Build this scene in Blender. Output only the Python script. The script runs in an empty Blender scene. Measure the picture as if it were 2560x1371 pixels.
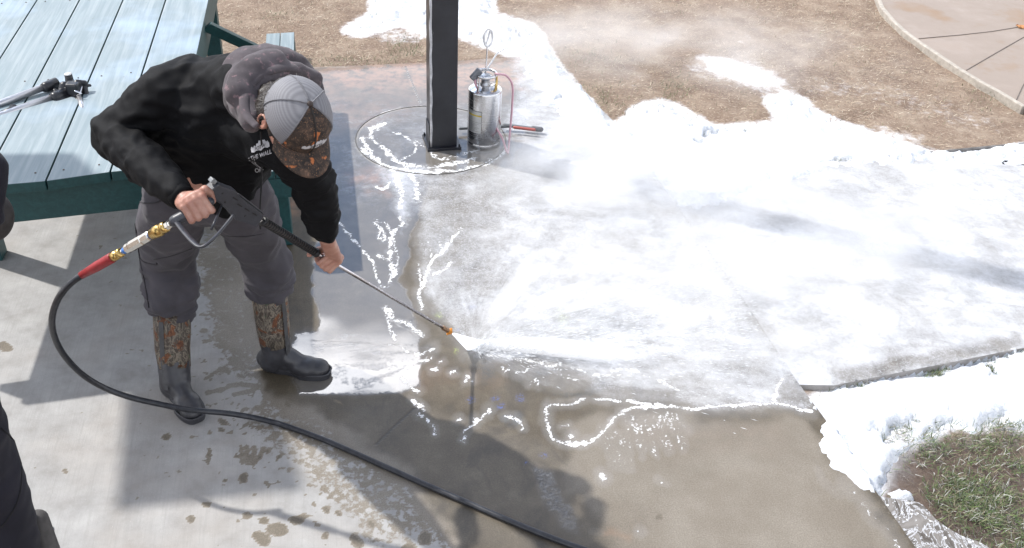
import bpy, bmesh, math, random
import numpy as np
from mathutils import Vector, Matrix, noise as mnoise
random.seed(7)
rng = np.random.default_rng(11)
SC = bpy.context.scene
COL = SC.collection

# ---------------------------------------------------------------- camera
CF, CT, CR, CH = 2450.0, math.radians(34.5), math.radians(3.0), 2.6
_f = np.array([0, math.cos(CT), -math.sin(CT)])
_r0 = np.array([1.0, 0, 0]); _u0 = np.cross(_r0, _f)
_r = math.cos(CR) * _r0 + math.sin(CR) * _u0
_u = -math.sin(CR) * _r0 + math.cos(CR) * _u0
_c = -_f
EYE = np.array([0, 0, CH])
cam = bpy.data.cameras.new("camera"); co = bpy.data.objects.new("camera", cam); COL.objects.link(co)
M = Matrix(((_r[0], _u[0], _c[0], 0), (_r[1], _u[1], _c[1], 0), (_r[2], _u[2], _c[2], CH), (0, 0, 0, 1)))
co.matrix_world = M
cam.sensor_width = 36; cam.lens = CF / 2560 * 36; cam.clip_start = 0.05; cam.clip_end = 3000
SC.camera = co

def at(x, y, h=0.0):
    d = _f + (x - 1280) / CF * _r - (y - 685.5) / CF * _u
    return EYE + (h - CH) / d[2] * d
def V(x, y, h=0.0):
    return Vector(at(x, y, h))
def projv(P):
    Q = P - EYE; z = Q @ _f
    return 1280 + CF * (Q @ _r) / z, 685.5 - CF * (Q @ _u) / z

# ---------------------------------------------------------------- light
SUN_EL, SUN_AZ = math.radians(53), math.radians(111)       # AZ: heading the light travels (from +Y towards +X)
travel = Vector((math.cos(SUN_EL) * math.sin(SUN_AZ), math.cos(SUN_EL) * math.cos(SUN_AZ), -math.sin(SUN_EL)))
sl = bpy.data.lights.new("sun", 'SUN'); sl.energy = 4.2; sl.angle = math.radians(1.0); sl.color = (1.0, 0.97, 0.925)
so = bpy.data.objects.new("sun", sl); COL.objects.link(so)
so.rotation_euler = travel.to_track_quat('-Z', 'Y').to_euler(); so.location = (-6, 1, 9)
W = bpy.data.worlds.new("World"); SC.world = W; W.use_nodes = True
nt = W.node_tree; nt.nodes.clear()
wo = nt.nodes.new('ShaderNodeOutputWorld'); bg = nt.nodes.new('ShaderNodeBackground')
sky = nt.nodes.new('ShaderNodeTexSky'); sky.sky_type = 'NISHITA'; sky.sun_disc = False
sky.sun_elevation = SUN_EL; sky.sun_rotation = math.atan2(-travel.x, -travel.y)
sky.air_density = 1.0; sky.dust_density = 1.5; sky.ozone_density = 1.0
L = nt.links.new
def wn(ty, **k):
    q = nt.nodes.new(ty)
    for a_, b_ in k.items(): setattr(q, a_, b_)
    return q
def wmath(op, a_, b_=None):
    q = wn('ShaderNodeMath', operation=op)
    for i, v in enumerate((a_, b_)):
        if v is None: continue
        if isinstance(v, bpy.types.NodeSocket): L(v, q.inputs[i])
        else: q.inputs[i].default_value = v
    return q.outputs[0]
def wramp(f, stops):
    q = wn('ShaderNodeValToRGB'); e = q.color_ramp.elements
    while len(e) < len(stops): e.new(0.5)
    for i, (p, c) in enumerate(stops): e[i].position = p; e[i].color = (c, c, c, 1)
    L(f, q.inputs[0]); return q.outputs[0]
def wmix(f, a_, b_):
    q = wn('ShaderNodeMixRGB')
    L(f, q.inputs[0])
    for i, v in ((1, a_), (2, b_)):
        if isinstance(v, bpy.types.NodeSocket): L(v, q.inputs[i])
        else: q.inputs[i].default_value = (*v, 1)
    return q.outputs[0]
tc = wn('ShaderNodeTexCoord'); mp = wn('ShaderNodeMapping'); mp.inputs['Scale'].default_value = (1.6, 1.6, 3.4)
nz = wn('ShaderNodeTexNoise'); nz.inputs['Scale'].default_value = 1.9; nz.inputs['Detail'].default_value = 7; nz.inputs['Roughness'].default_value = 0.55
L(tc.outputs['Generated'], mp.inputs['Vector']); L(mp.outputs[0], nz.inputs['Vector'])
sx_z = wn('ShaderNodeSeparateXYZ'); L(tc.outputs['Generated'], sx_z.inputs[0])
zz = wmath('ADD', sx_z.outputs['Z'], wmath('MULTIPLY', wmath('SUBTRACT', nz.outputs['Fac'], .5), .10))
cloud = wramp(nz.outputs['Fac'], [(.45, 0), (.62, .8)])                                  # scattered cloud everywhere
low = wramp(zz, [(.02, .9), (.38, .75), (.47, 0)])                                        # bright haze low down
bank = wramp(zz, [(.605, 0), (.622, 1), (.655, 1), (.664, 0)])                            # sunlit cloud bank seen in the puddle
sect = wmath('MULTIPLY', wramp(sx_z.outputs['Y'], [(.45, 0), (.6, 1)]), wramp(wmath('ADD', sx_z.outputs['X'], .5), [(.0, 0), (.12, 1), (.50, 1), (.62, 0)]))
c0_ = wmix(cloud, sky.outputs[0], (15, 15.5, 16.5))
c1_ = wmix(sect, c0_, (4, 6.2, 10.5))
c2_ = wmix(low, c1_, (15, 15.3, 16))
c3_ = wmix(wmath('MULTIPLY', bank, sect), c2_, (75, 76, 80))
L(c3_, bg.inputs[0]); L(bg.outputs[0], wo.inputs[0])
bg.inputs[1].default_value = 0.115
SC.view_settings.view_transform = 'Standard'; SC.view_settings.look = 'None'
SC.view_settings.exposure = 0.36; SC.view_settings.gamma = 1
SC.render.engine = 'CYCLES'
SC.cycles.max_bounces = 8; SC.cycles.transparent_max_bounces = 16; SC.cycles.volume_bounces = 6
SC.cycles.volume_step_rate = 1.0; SC.cycles.volume_max_steps = 128
SC.cycles.use_denoising = True
SC.cycles.caustics_reflective = False; SC.cycles.caustics_refractive = False

# ---------------------------------------------------------------- helpers
def link(o, parent=None):
    COL.objects.link(o)
    if parent: o.parent = parent
    return o
def meta(o, label=None, cat=None, group=None, kind=None):
    if label: o['label'] = label
    if cat: o['category'] = cat
    if group: o['group'] = group
    if kind: o['kind'] = kind
    return o
def empty(name, loc=(0, 0, 0), label=None, cat=None, group=None):
    # parts are modelled in world space, so the thing's Empty sits at its base and parts keep their place
    o = bpy.data.objects.new(name, None); o.location = loc; o.empty_display_size = 0.05
    COL.objects.link(o); o['_base'] = 1; del o['_base']
    return meta(o, label, cat, group)
def obj(name, me, m=None, parent=None, smooth=True):
    if isinstance(me, bmesh.types.BMesh):
        b = me; me = bpy.data.meshes.new(name); b.normal_update(); b.to_mesh(me); b.free()
    me.name = name
    if m is not None:
        me.materials.clear()
        for k in (m if isinstance(m, (list, tuple)) else [m]): me.materials.append(k)
    if smooth and len(me.polygons): me.polygons.foreach_set('use_smooth', [True] * len(me.polygons))
    o = bpy.data.objects.new(name, me); COL.objects.link(o)
    if parent is not None:
        o.parent = parent
        t = root_offset(parent)
        o.matrix_parent_inverse = Matrix.Translation(-t)
    return o
def root_offset(p):
    t = Vector((0, 0, 0))
    q = p
    while q is not None:
        if q.type == 'EMPTY': t += q.location
        q = q.parent
    # children of mesh parts: their own world offset is zero (geometry is in world space)
    if p.type != 'EMPTY': return Vector((0, 0, 0))
    return t
def npmesh(name, verts, faces):
    me = bpy.data.meshes.new(name)
    verts = np.asarray(verts, dtype=np.float32); faces = np.asarray(faces, dtype=np.int32)
    n, k = faces.shape
    me.vertices.add(len(verts)); me.vertices.foreach_set('co', verts.ravel())
    me.loops.add(n * k); me.loops.foreach_set('vertex_index', faces.ravel())
    me.polygons.add(n); me.polygons.foreach_set('loop_start', np.arange(0, n * k, k, dtype=np.int32))
    me.polygons.foreach_set('loop_total', np.full(n, k, dtype=np.int32))
    me.update(calc_edges=True)
    return me
def colattr(me, name, rgba):
    a = me.color_attributes.new(name, 'FLOAT_COLOR', 'POINT')
    a.data.foreach_set('color', np.asarray(rgba, dtype=np.float32).ravel())

def frame_of(d):
    d = Vector(d).normalized()
    a = Vector((0, 0, 1)) if abs(d.z) < 0.9 else Vector((1, 0, 0))
    x = d.cross(a).normalized(); y = d.cross(x).normalized()
    return x, y, d
def ring_sweep(bm, pts, rad, seg=12, caps=True, closed=False, sx=1.0, sy=1.0, up=None):
    pts = [Vector(p) for p in pts]; n = len(pts)
    if not isinstance(rad, (list, tuple, np.ndarray)): rad = [rad] * n
    rad = [float(q) for q in rad]
    rings = []; px = None
    for i, p in enumerate(pts):
        if closed: d = pts[(i + 1) % n] - pts[i - 1]
        else: d = pts[min(i + 1, n - 1)] - pts[max(i - 1, 0)]
        if d.length < 1e-9: d = Vector((0, 0, 1))
        d.normalize()
        if px is None:
            if up is not None:
                x = Vector(up) - d * Vector(up).dot(d); x.normalize()
            else: x = frame_of(d)[0]
        else:
            x = px - d * px.dot(d); x.normalize()
        y = d.cross(x); px = x
        rings.append([bm.verts.new(p + rad[i] * (sx * math.cos(2 * math.pi * k / seg) * x + sy * math.sin(2 * math.pi * k / seg) * y)) for k in range(seg)])
    m = n if closed else n - 1
    for i in range(m):
        a, b = rings[i], rings[(i + 1) % n]
        for k in range(seg):
            bm.faces.new((a[k], a[(k + 1) % seg], b[(k + 1) % seg], b[k]))
    if caps and not closed:
        bm.faces.new(list(reversed(rings[0]))); bm.faces.new(rings[-1])
    return rings
def catmull(P, n=8):
    P = [Vector(p) for p in P]; out = []
    Q = [2 * P[0] - P[1]] + P + [2 * P[-1] - P[-2]]
    for i in range(1, len(Q) - 2):
        for k in range(n):
            t = k / n
            a, b, c, d = Q[i - 1], Q[i], Q[i + 1], Q[i + 2]
            out.append(0.5 * ((2 * b) + (c - a) * t + (2 * a - 5 * b + 4 * c - d) * t * t + (3 * b - a - 3 * c + d) * t ** 3))
    out.append(P[-1]); return out
def capsule(bm, a, b, r0, r1, seg=16, hs=5, sx=1, sy=1, up=None):
    a, b = Vector(a), Vector(b); d = (b - a)
    if d.length < 1e-6: d = Vector((0, 0, 1e-4)); b = a + d
    dn = d.normalized(); pts = []; rad = []
    for i in range(hs):
        t = math.pi / 2 * (i + 0.35) / hs
        pts.append(a - dn * r0 * math.cos(t)); rad.append(r0 * math.sin(t))
    pts.append(a); rad.append(r0); pts.append(b); rad.append(r1)
    for i in range(hs - 1, -1, -1):
        t = math.pi / 2 * (i + 0.35) / hs
        pts.append(b + dn * r1 * math.cos(t)); rad.append(r1 * math.sin(t))
    ring_sweep(bm, pts, rad, seg, sx=sx, sy=sy, up=up)
def chain(bm, L_, seg=16):
    for (a, ra), (b, rb) in zip(L_[:-1], L_[1:]): capsule(bm, a, b, ra, rb, seg)
def ellipsoid(bm, c, axes, radii, seg=24, ring=14):
    c = Vector(c); rs = []
    for i in range(1, ring):
        t = math.pi * i / ring
        rs.append([bm.verts.new(c + axes[0] * radii[0] * math.sin(t) * math.cos(2 * math.pi * k / seg) + axes[1] * radii[1] * math.sin(t) * math.sin(2 * math.pi * k / seg) + axes[2] * radii[2] * math.cos(t)) for k in range(seg)])
    for i in range(ring - 2):
        for k in range(seg): bm.faces.new((rs[i][k], rs[i + 1][k], rs[i + 1][(k + 1) % seg], rs[i][(k + 1) % seg]))
    t = bm.verts.new(c + axes[2] * radii[2]); q = bm.verts.new(c - axes[2] * radii[2])
    for k in range(seg):
        bm.faces.new((t, rs[0][k], rs[0][(k + 1) % seg])); bm.faces.new((q, rs[-1][(k + 1) % seg], rs[-1][k]))
AX = (Vector((1, 0, 0)), Vector((0, 1, 0)), Vector((0, 0, 1)))
def fuse(bm, voxel=0.008, smooth=6, fac=0.5):
    """union of the closed shells in bm as ONE continuous surface"""
    bmesh.ops.recalc_face_normals(bm, faces=bm.faces)
    me = bpy.data.meshes.new("tmp"); bm.to_mesh(me); bm.free()
    o = bpy.data.objects.new("tmp", me); COL.objects.link(o)
    m = o.modifiers.new("r", 'REMESH'); m.mode = 'VOXEL'; m.voxel_size = voxel; m.adaptivity = 0
    if smooth:
        s = o.modifiers.new("s", 'SMOOTH'); s.iterations = smooth; s.factor = fac
    dg = bpy.context.evaluated_depsgraph_get(); dg.update()
    out = bpy.data.meshes.new_from_object(o.evaluated_get(dg))
    bpy.data.objects.remove(o); bpy.data.meshes.remove(me)
    return out
def displace(me, fn):
    n = len(me.vertices); c = np.empty(n * 3, np.float32); me.vertices.foreach_get('co', c); c = c.reshape(-1, 3)
    nn = np.empty(n * 3, np.float32); me.vertices.foreach_get('normal', nn); nn = nn.reshape(-1, 3)
    c2 = fn(c.copy(), nn); me.vertices.foreach_set('co', np.asarray(c2, np.float32).ravel()); me.update()
def box(bm, c, ax, dims, bevel=0.0):
    vs = []
    b2 = bmesh.new()
    for i in (-1, 1):
        for j in (-1, 1):
            for k in (-1, 1):
                vs.append(b2.verts.new(Vector(c) + ax[0] * dims[0] * i / 2 + ax[1] * dims[1] * j / 2 + ax[2] * dims[2] * k / 2))
    for f in ((0, 1, 3, 2), (4, 6, 7, 5), (0, 4, 5, 1), (2, 3, 7, 6), (0, 2, 6, 4), (1, 5, 7, 3)): b2.faces.new([vs[q] for q in f])
    bmesh.ops.recalc_face_normals(b2, faces=b2.faces)
    if bevel > 0: bmesh.ops.bevel(b2, geom=b2.edges[:], offset=bevel, segments=2, affect='EDGES', profile=0.6)
    merge(bm, b2)
def merge(bm, b2):
    m = bpy.data.meshes.new("t"); b2.to_mesh(m); b2.free(); bm.from_mesh(m); bpy.data.meshes.remove(m)
def prism(bm, top, h, bevel=0.0):
    """top: list of 3D points (top outline), extruded down by vector h"""
    b2 = bmesh.new(); a = [b2.verts.new(Vector(p)) for p in top]; b = [b2.verts.new(Vector(p) + Vector(h)) for p in top]
    n = len(top); b2.faces.new(a); b2.faces.new(list(reversed(b)))
    for i in range(n): b2.faces.new((a[i], b[i], b[(i + 1) % n], a[(i + 1) % n]))
    bmesh.ops.recalc_face_normals(b2, faces=b2.faces)
    if bevel > 0: bmesh.ops.bevel(b2, geom=b2.edges[:], offset=bevel, segments=2, affect='EDGES', profile=0.6)
    merge(bm, b2)

# numpy noise
def vnoise(x, y, seed=0):
    xi = np.floor(x).astype(np.int64); yi = np.floor(y).astype(np.int64); fx = x - xi; fy = y - yi
    fx = fx * fx * (3 - 2 * fx); fy = fy * fy * (3 - 2 * fy)
    def h(a, b):
        n = (a * 374761393 + b * 668265263 + seed * 1442695041) & 0xffffffff
        n = ((n ^ (n >> 13)) * 1274126177) & 0xffffffff
        return ((n ^ (n >> 16)) & 0xffff) / 65535.0
    return (h(xi, yi) * (1 - fx) + h(xi + 1, yi) * fx) * (1 - fy) + (h(xi, yi + 1) * (1 - fx) + h(xi + 1, yi + 1) * fx) * fy
def fbm(x, y, oct=4, seed=0, gain=0.5):
    s = 0; a = 1; t = 0
    for i in range(oct): s = s + a * vnoise(x * 2 ** i, y * 2 ** i, seed + i * 17); t += a; a *= gain
    return s / t
def sdf_poly(px, py, poly):
    """signed distance, negative inside"""
    P = np.asarray(poly, float); d = np.full(px.shape, 1e18); s = np.zeros(px.shape, bool)
    n = len(P); j = n - 1
    for i in range(n):
        ax, ay = P[i]; bx, by = P[j]
        ex, ey = bx - ax, by - ay; wx, wy = px - ax, py - ay
        t = np.clip((wx * ex + wy * ey) / (ex * ex + ey * ey + 1e-12), 0, 1)
        d = np.minimum(d, (wx - ex * t) ** 2 + (wy - ey * t) ** 2)
        c = ((ay > py) != (by > py)) & (px < (bx - ax) * (py - ay) / (by - ay + 1e-12) + ax)
        s ^= c; j = i
    d = np.sqrt(d); return np.where(s, -d, d)
def sdf_line(px, py, line):
    P = np.asarray(line, float); d = np.full(px.shape, 1e18)
    for i in range(len(P) - 1):
        ax, ay = P[i][:2]; bx, by = P[i + 1][:2]
        ex, ey = bx - ax, by - ay; wx, wy = px - ax, py - ay
        t = np.clip((wx * ex + wy * ey) / (ex * ex + ey * ey + 1e-12), 0, 1)
        d = np.minimum(d, np.hypot(wx - ex * t, wy - ey * t))
    return d
def sst(a, b, x):
    t = np.clip((x - a) / (b - a + 1e-12), 0, 1); return t * t * (3 - 2 * t)
def spline2(L_, n=6):
    return [(p.x, p.y) for p in catmull([Vector((a[0], a[1], 0)) for a in L_], n)]

# ---------------------------------------------------------------- materials
class N:
    def __init__(s, name):
        s.m = bpy.data.materials.new(name); s.m.use_nodes = True; s.t = s.m.node_tree
        s.b = s.t.nodes['Principled BSDF']; s.out = s.t.nodes['Material Output']
    def n(s, ty, **k):
        q = s.t.nodes.new(ty)
        for a, b in k.items(): setattr(q, a, b)
        return q
    def l(s, a, b): s.t.links.new(a, b)
    def pos(s):
        return s.n('ShaderNodeNewGeometry').outputs['Position']
    def mapv(s, v, sc=(1, 1, 1), rot=(0, 0, 0)):
        m = s.n('ShaderNodeMapping'); m.inputs['Scale'].default_value = sc; m.inputs['Rotation'].default_value = rot; s.l(v, m.inputs[0]); return m.outputs[0]
    def noise(s, v, scale, detail=4, rough=0.5, dist=0.0):
        q = s.n('ShaderNodeTexNoise'); q.inputs['Scale'].default_value = scale; q.inputs['Detail'].default_value = detail
        q.inputs['Roughness'].default_value = rough; q.inputs['Distortion'].default_value = dist
        s.l(v, q.inputs['Vector']); return q.outputs['Fac']
    def ramp(s, f, stops):
        q = s.n('ShaderNodeValToRGB'); e = q.color_ramp.elements
        while len(e) < len(stops): e.new(0.5)
        for i, (p, c) in enumerate(stops):
            e[i].position = p
            if not isinstance(c, (tuple, list)): c = (c, c, c)
            e[i].color = (*c[:3], 1)
        s.l(f, q.inputs[0]); return q.outputs[0]
    def mix(s, f, a, b, mode='MIX'):
        q = s.n('ShaderNodeMixRGB', blend_type=mode)
        for i, v in ((0, f), (1, a), (2, b)):
            if isinstance(v, bpy.types.NodeSocket): s.l(v, q.inputs[i])
            elif isinstance(v, (tuple, list)): q.inputs[i].default_value = (*v[:3], 1)
            else: q.inputs[i].default_value = v if i == 0 else (v, v, v, 1)
        return q.outputs[0]
    def math(s, op, a, b=None, c=None, clamp=False):
        q = s.n('ShaderNodeMath', operation=op, use_clamp=clamp)
        for i, v in enumerate((a, b, c)):
            if v is None: continue
            if isinstance(v, bpy.types.NodeSocket): s.l(v, q.inputs[i])
            else: q.inputs[i].default_value = v
        return q.outputs[0]
    def smooth(s, x, a, b):
        q = s.n('ShaderNodeMapRange', interpolation_type='SMOOTHSTEP'); s.l(x, q.inputs[0])
        q.inputs[1].default_value = a; q.inputs[2].default_value = b; return q.outputs[0]
    def bump(s, h, strength=0.3, dist=0.01, normal=None):
        q = s.n('ShaderNodeBump'); q.inputs['Strength'].default_value = strength; q.inputs['Distance'].default_value = dist
        s.l(h, q.inputs['Height'])
        if normal: s.l(normal, q.inputs['Normal'])
        return q.outputs[0]
    def set(s, **k):
        for a, v in k.items():
            i = s.b.inputs[a.replace('_', ' ')]
            if isinstance(v, bpy.types.NodeSocket): s.l(v, i)
            elif isinstance(v, (tuple, list)): i.default_value = (*v[:3], 1)
            else: i.default_value = v
        return s.m
def simple(name, c, rough=0.5, metal=0.0, var=0.25, scale=30, bump=0.1, spec=0.5, dist=0.002):
    if metal < .5: c = tuple(x * .82 for x in c)
    q = N(name); p = q.pos(); f = q.noise(p, scale, 5, 0.6)
    lo = tuple(x * (1 - var) for x in c); hi = tuple(min(1, x * (1 + var)) for x in c)
    q.set(Base_Color=q.ramp(f, [(0.3, lo), (0.7, hi)]), Roughness=q.ramp(q.noise(p, scale * 1.7, 3), [(0.3, rough * 0.85), (0.7, min(1, rough * 1.15))]), Metallic=metal, Specular_IOR_Level=spec)
    if bump: q.set(Normal=q.bump(q.noise(p, scale * 4, 4), bump, dist))
    return q.m
# ================================================================ SETTING
PAD = [(-900, 250), (-900, 1700), (2560, 1760), (2290, 1371), (2060, 1045), (1990, 950), (1850, 735), (1705, 530), (1560, 330), (1455, 225), (1400, 165), (1310, 140), (1150, 152), (1060, 157), (800, 168), (520, 180), (0, 215)]
WALK = [(1700, 548), (1690, 500), (1757, 500), (1900, 455), (2080, 404), (2300, 380), (2560, 355), (3100, 310), (3400, 700), (2560, 868), (2360, 908), (2085, 962), (1985, 960)]
HIT = (1185, 872)
Z_SOIL = -0.035

# ---- field painters in photo pixels of each ground vertex (the fields live on the ground afterwards)
def paint(base, px, py, items):
    for poly, val, fe in items:
        w = 1 - sst(-fe / 2, fe / 2, sdf_poly(px, py, poly)); base = base * (1 - w) + val * w
    return base
FILM_SHEEN_POLY = [  # soap film, plus puddle patches that paint in reflected sky
    ([(780, 170), (1300, 140), (1330, 300), (1300, 420), (1060, 470), (1000, 520), (900, 560), (800, 500)], 0.36, 70),  # whitish reflection on the wet slab is painted in here too
    ([(800, 170), (1310, 150), (1300, 235), (1100, 240), (900, 250), (800, 240)], 0.18, 50),
    ([(1290, 130), (1420, 150), (1720, 530), (1500, 470), (1320, 420), (1270, 330), (1300, 230)], 0.74, 60),
    ([(960, 420), (1060, 420), (1040, 520), (1010, 600), (980, 480)], 0.62, 50),
    ([(1050, 440), (1290, 400), (1720, 540), (2000, 960), (2040, 1025), (1700, 1010), (1500, 985), (1400, 930), (1180, 885), (1120, 820), (1040, 720), (1040, 560)], 0.54, 60),
    ([(1255, 520), (1330, 420), (1715, 540), (1990, 940), (2030, 1000), (1800, 1000), (1600, 960), (1400, 915), (1190, 880), (1210, 800), (1260, 720), (1240, 640)], 0.70, 120),
    ([(1330, 760), (1500, 600), (1715, 640), (1900, 850), (1980, 930), (1700, 960), (1450, 905), (1240, 872)], 0.72, 80),
    ([(1180, 862), (1260, 850), (1450, 850), (1700, 880), (1500, 905), (1250, 888)], 0.99, 26),
    ([(1600, 905), (1900, 900), (2010, 960), (2020, 1010), (1750, 1000), (1600, 960)], 0.66, 50),
    ([(1270, 900), (1400, 905), (1480, 960), (1420, 985), (1280, 945)], 0.36, 40),
    ([(1480, 975), (1700, 985), (1690, 1012), (1500, 1003)], 0.42, 16),
    ([(1960, 945), (2040, 945), (2060, 1010), (1950, 1010)], 0.45, 26),
    ([(1540, 1020), (1680, 1020), (1690, 1085), (1560, 1080)], 0.26, 40),
    ([(760, 835), (880, 800), (1000, 830), (1000, 960), (880, 985), (760, 965)], 0.33, 50),  # bright cloud reflection painted as pale film
    ([(790, 560), (900, 600), (960, 720), (1000, 830), (830, 830), (790, 760)], 0.20, 60),  # sky reflection in the puddle, painted as thin film
    ([(1000, 800), (1060, 830), (1050, 960), (980, 960)], 0.30, 50),
]
FILM_LINES = [  # polyline, half width px, value
    ([(905, 345), (925, 380), (960, 410), (1020, 425), (1090, 430), (1170, 422), (1230, 402), (1262, 372)], 6, 1.0),
    ([(925, 322), (932, 350), (960, 375), (1000, 405), (1050, 418), (1120, 412), (1190, 395)], 6, 1.0),
    ([(925, 322), (960, 312)], 10, 1.0), ([(905, 372), (930, 392), (950, 400)], 9, 1.0), ([(985, 330), (1030, 350), (1035, 380), (1000, 400)], 3, .9),
    ([(1040, 350), (1080, 385), (1130, 400), (1160, 402)], 3, .9), ([(1100, 395), (1150, 388), (1200, 372), (1240, 350)], 3, .8),
    ([(985, 425), (1000, 470), (1005, 520)], 13, 1.0), ([(1030, 430), (1040, 470), (1045, 500)], 12, 1.0), ([(940, 470), (965, 473), (978, 455)], 4, 1.0),
    ([(1000, 540), (1005, 560), (980, 590), (972, 640), (978, 690)], 7, .9),
    ([(840, 545), (870, 585), (905, 620), (935, 660), (945, 700), (960, 720)], 4, 1.0),
    ([(945, 640), (975, 655), (985, 690), (965, 720)], 5, .95), ([(985, 600), (990, 650), (975, 690)], 6, .8),
    ([(935, 555), (960, 575), (955, 600), (945, 585), (950, 570)], 5, 1.0), ([(940, 550), (965, 560), (985, 590)], 4, .8),
    ([(1150, 575), (1130, 600), (1105, 635), (1075, 665), (1060, 700), (1048, 730), (1055, 770)], 7, 1.0),
    ([(1070, 605), (1080, 640), (1085, 655)], 4, .9), ([(1098, 600), (1105, 635)], 3, .8), ([(1045, 660), (1048, 720), (1050, 760)], 5, .9), ([(1080, 690), (1110, 678), (1130, 655)], 6, .9),
    ([(965, 770), (985, 800), (1020, 810), (1050, 835)], 8, .95), ([(960, 775), (975, 820), (990, 850)], 6, .9), ([(975, 860), (1000, 865), (1020, 880)], 4, .9),
    ([(1040, 885), (1060, 880), (1085, 870)], 7, 1.0), ([(1050, 905), (1075, 895)], 5, 1.0), ([(1098, 905), (1110, 903)], 3, 1.0), ([(1125, 935), (1140, 930)], 3, 1.0),
    ([(1160, 955), (1172, 938), (1180, 952)], 4, 1.0), ([(1005, 945), (1020, 960), (1040, 972), (1048, 975)], 5, 1.0), ([(1080, 925), (1095, 922)], 3, 1.0),
    ([(1030, 1000), (1050, 1012), (1062, 1025)], 5, 1.0), ([(1045, 1035), (1058, 1042)], 6, 1.0), ([(1068, 1050), (1080, 1065), (1088, 1085)], 4, 1.0),
    ([(1222, 1028), (1205, 1045), (1180, 1062), (1162, 1080), (1158, 1100)], 3, 1.0), ([(1228, 1025), (1222, 1032)], 6, 1.0), ([(1185, 1055), (1195, 1048)], 6, 1.0),
    ([(1265, 1042), (1285, 1045), (1300, 1055), (1308, 1070)], 4, 1.0), ([(1140, 1048), (1150, 1045)], 5, 1.0),
    ([(1460, 998), (1430, 1010), (1385, 1012), (1368, 1025), (1370, 1060), (1378, 1092), (1400, 1105), (1440, 1110), (1490, 1098)], 4, 1.0),
    ([(1372, 1015), (1366, 1050)], 6, 1.0), ([(1490, 1098), (1520, 1070), (1545, 1040), (1580, 1025)], 2.5, .95), ([(1400, 1068), (1425, 1062)], 2.5, .9),
    ([(1410, 1100), (1460, 1110), (1500, 1095)], 2.2, 1.0), ([(1425, 1088), (1428, 1092)], 8, 1.0), ([(1505, 1190), (1512, 1195)], 8, .9),
    ([(1480, 1000), (1560, 1004), (1640, 1014), (1720, 1022), (1780, 1014), (1845, 1009), (1900, 1012), (1960, 1012), (2000, 1022), (2035, 1026)], 3.5, 1.1),
    ([(1550, 1032), (1580, 1022), (1640, 1020), (1720, 1020)], 3, 1.0), ([(1960, 945), (1945, 975), (1938, 1000), (1950, 1012)], 5, 1.0),
    ([(1200, 880), (1260, 895), (1330, 905), (1400, 925)], 3, .85), ([(1255, 920), (1262, 930), (1275, 922)], 2.5, .9), ([(1290, 930), (1310, 932), (1320, 920)], 2.5, .9),
    ([(1350, 905), (1365, 915), (1400, 912)], 4, .9), ([(1420, 920), (1480, 935), (1560, 940)], 4, .9), ([(1530, 935), (1570, 925), (1640, 950), (1700, 980)], 5, .95),
    ([(1320, 960), (1345, 950), (1345, 965)], 3, .9), ([(1390, 935), (1440, 950)], 3, .8),
    ([(1180, 872), (1230, 885)], 4, .9), ([(1640, 1200), (1665, 1212)], 2, .7), ([(1595, 1325), (1602, 1328)], 5, .8), ([(1480, 1328), (1500, 1333)], 4, .5),
    ([(2105, 1215), (2150, 1245), (2180, 1290), (2230, 1330), (2250, 1371)], 9, .55), ([(2045, 1180), (2060, 1210), (2100, 1240)], 4, .45),
]
for i in range(17):     # the comb of foam fingers at the edge of the rinsed patch
    a = i / 16; x0 = 1560 + 125 * a; y0 = 1028 + 10 * math.sin(5 * a) + 18 * a; ln = 40 + 75 * abs(math.sin(2.3 * i + 1)) * (1 - .45 * a)
    FILM_LINES.append(([(x0, y0), (x0 + 9 + 12 * a, y0 + ln * .5), (x0 + 18 + 22 * a, y0 + ln)], 1.6 + 1.8 * a * abs(math.sin(i * 1.7)), .72))
for i in range(14):
    a = i / 13; x0 = 1500 + 60 * a; y0 = 1070 + 10 * a
    FILM_LINES.append(([(x0, y0), (x0 + 6, y0 + 40), (x0 + 22, y0 + 60 + 45 * abs(math.sin(i * 2.1)))], 1.2, .55))
WET_POLY = [
    ([(600, 150), (1400, 120), (2400, 1400), (1180, 1420), (1010, 1290), (880, 1240), (760, 1150), (700, 1085), (640, 1010), (640, 900), (560, 860), (560, 700), (500, 500), (500, 300)], 1.0, 60),
    ([(500, 560), (640, 560), (640, 960), (540, 960), (480, 760)], 0.62, 90),
    ([(560, 1010), (760, 1010), (900, 1120), (1050, 1230), (1130, 1371), (900, 1371), (760, 1230), (640, 1120)], 0.50, 110),
    ([(1400, 1080), (1480, 1040), (1700, 1030), (2040, 1040), (2280, 1400), (1560, 1400), (1440, 1220)], 0.80, 70),
    ([(1820, 1150), (1960, 1140), (2090, 1260), (2080, 1400), (1600, 1400), (1640, 1290)], 0.74, 140),
    ([(0, 150), (600, 120), (560, 420), (0, 480)], 0.1, 40),
]
GLOSS_POLY = [
    ([(790, 180), (1300, 150), (1320, 300), (1290, 420), (1180, 440), (1100, 440), (1040, 560), (1000, 700), (1050, 830), (1060, 960), (1000, 985), (745, 985), (730, 900), (735, 838), (790, 828), (785, 480), (770, 300)], 1.0, 26),
    ([(1000, 985), (1100, 1030), (1380, 1110), (1440, 1170), (1540, 1371), (1500, 1400), (1150, 1371), (980, 1200), (860, 1100), (880, 1010)], 0.28, 60),
    ([(1060, 450), (1250, 430), (1200, 860), (1100, 820), (1040, 700)], 0.35, 60),
    ([(1330, 1160), (1390, 1180), (1420, 1250), (1450, 1340), (1400, 1320), (1350, 1230)], .55, 24),
]
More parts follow.
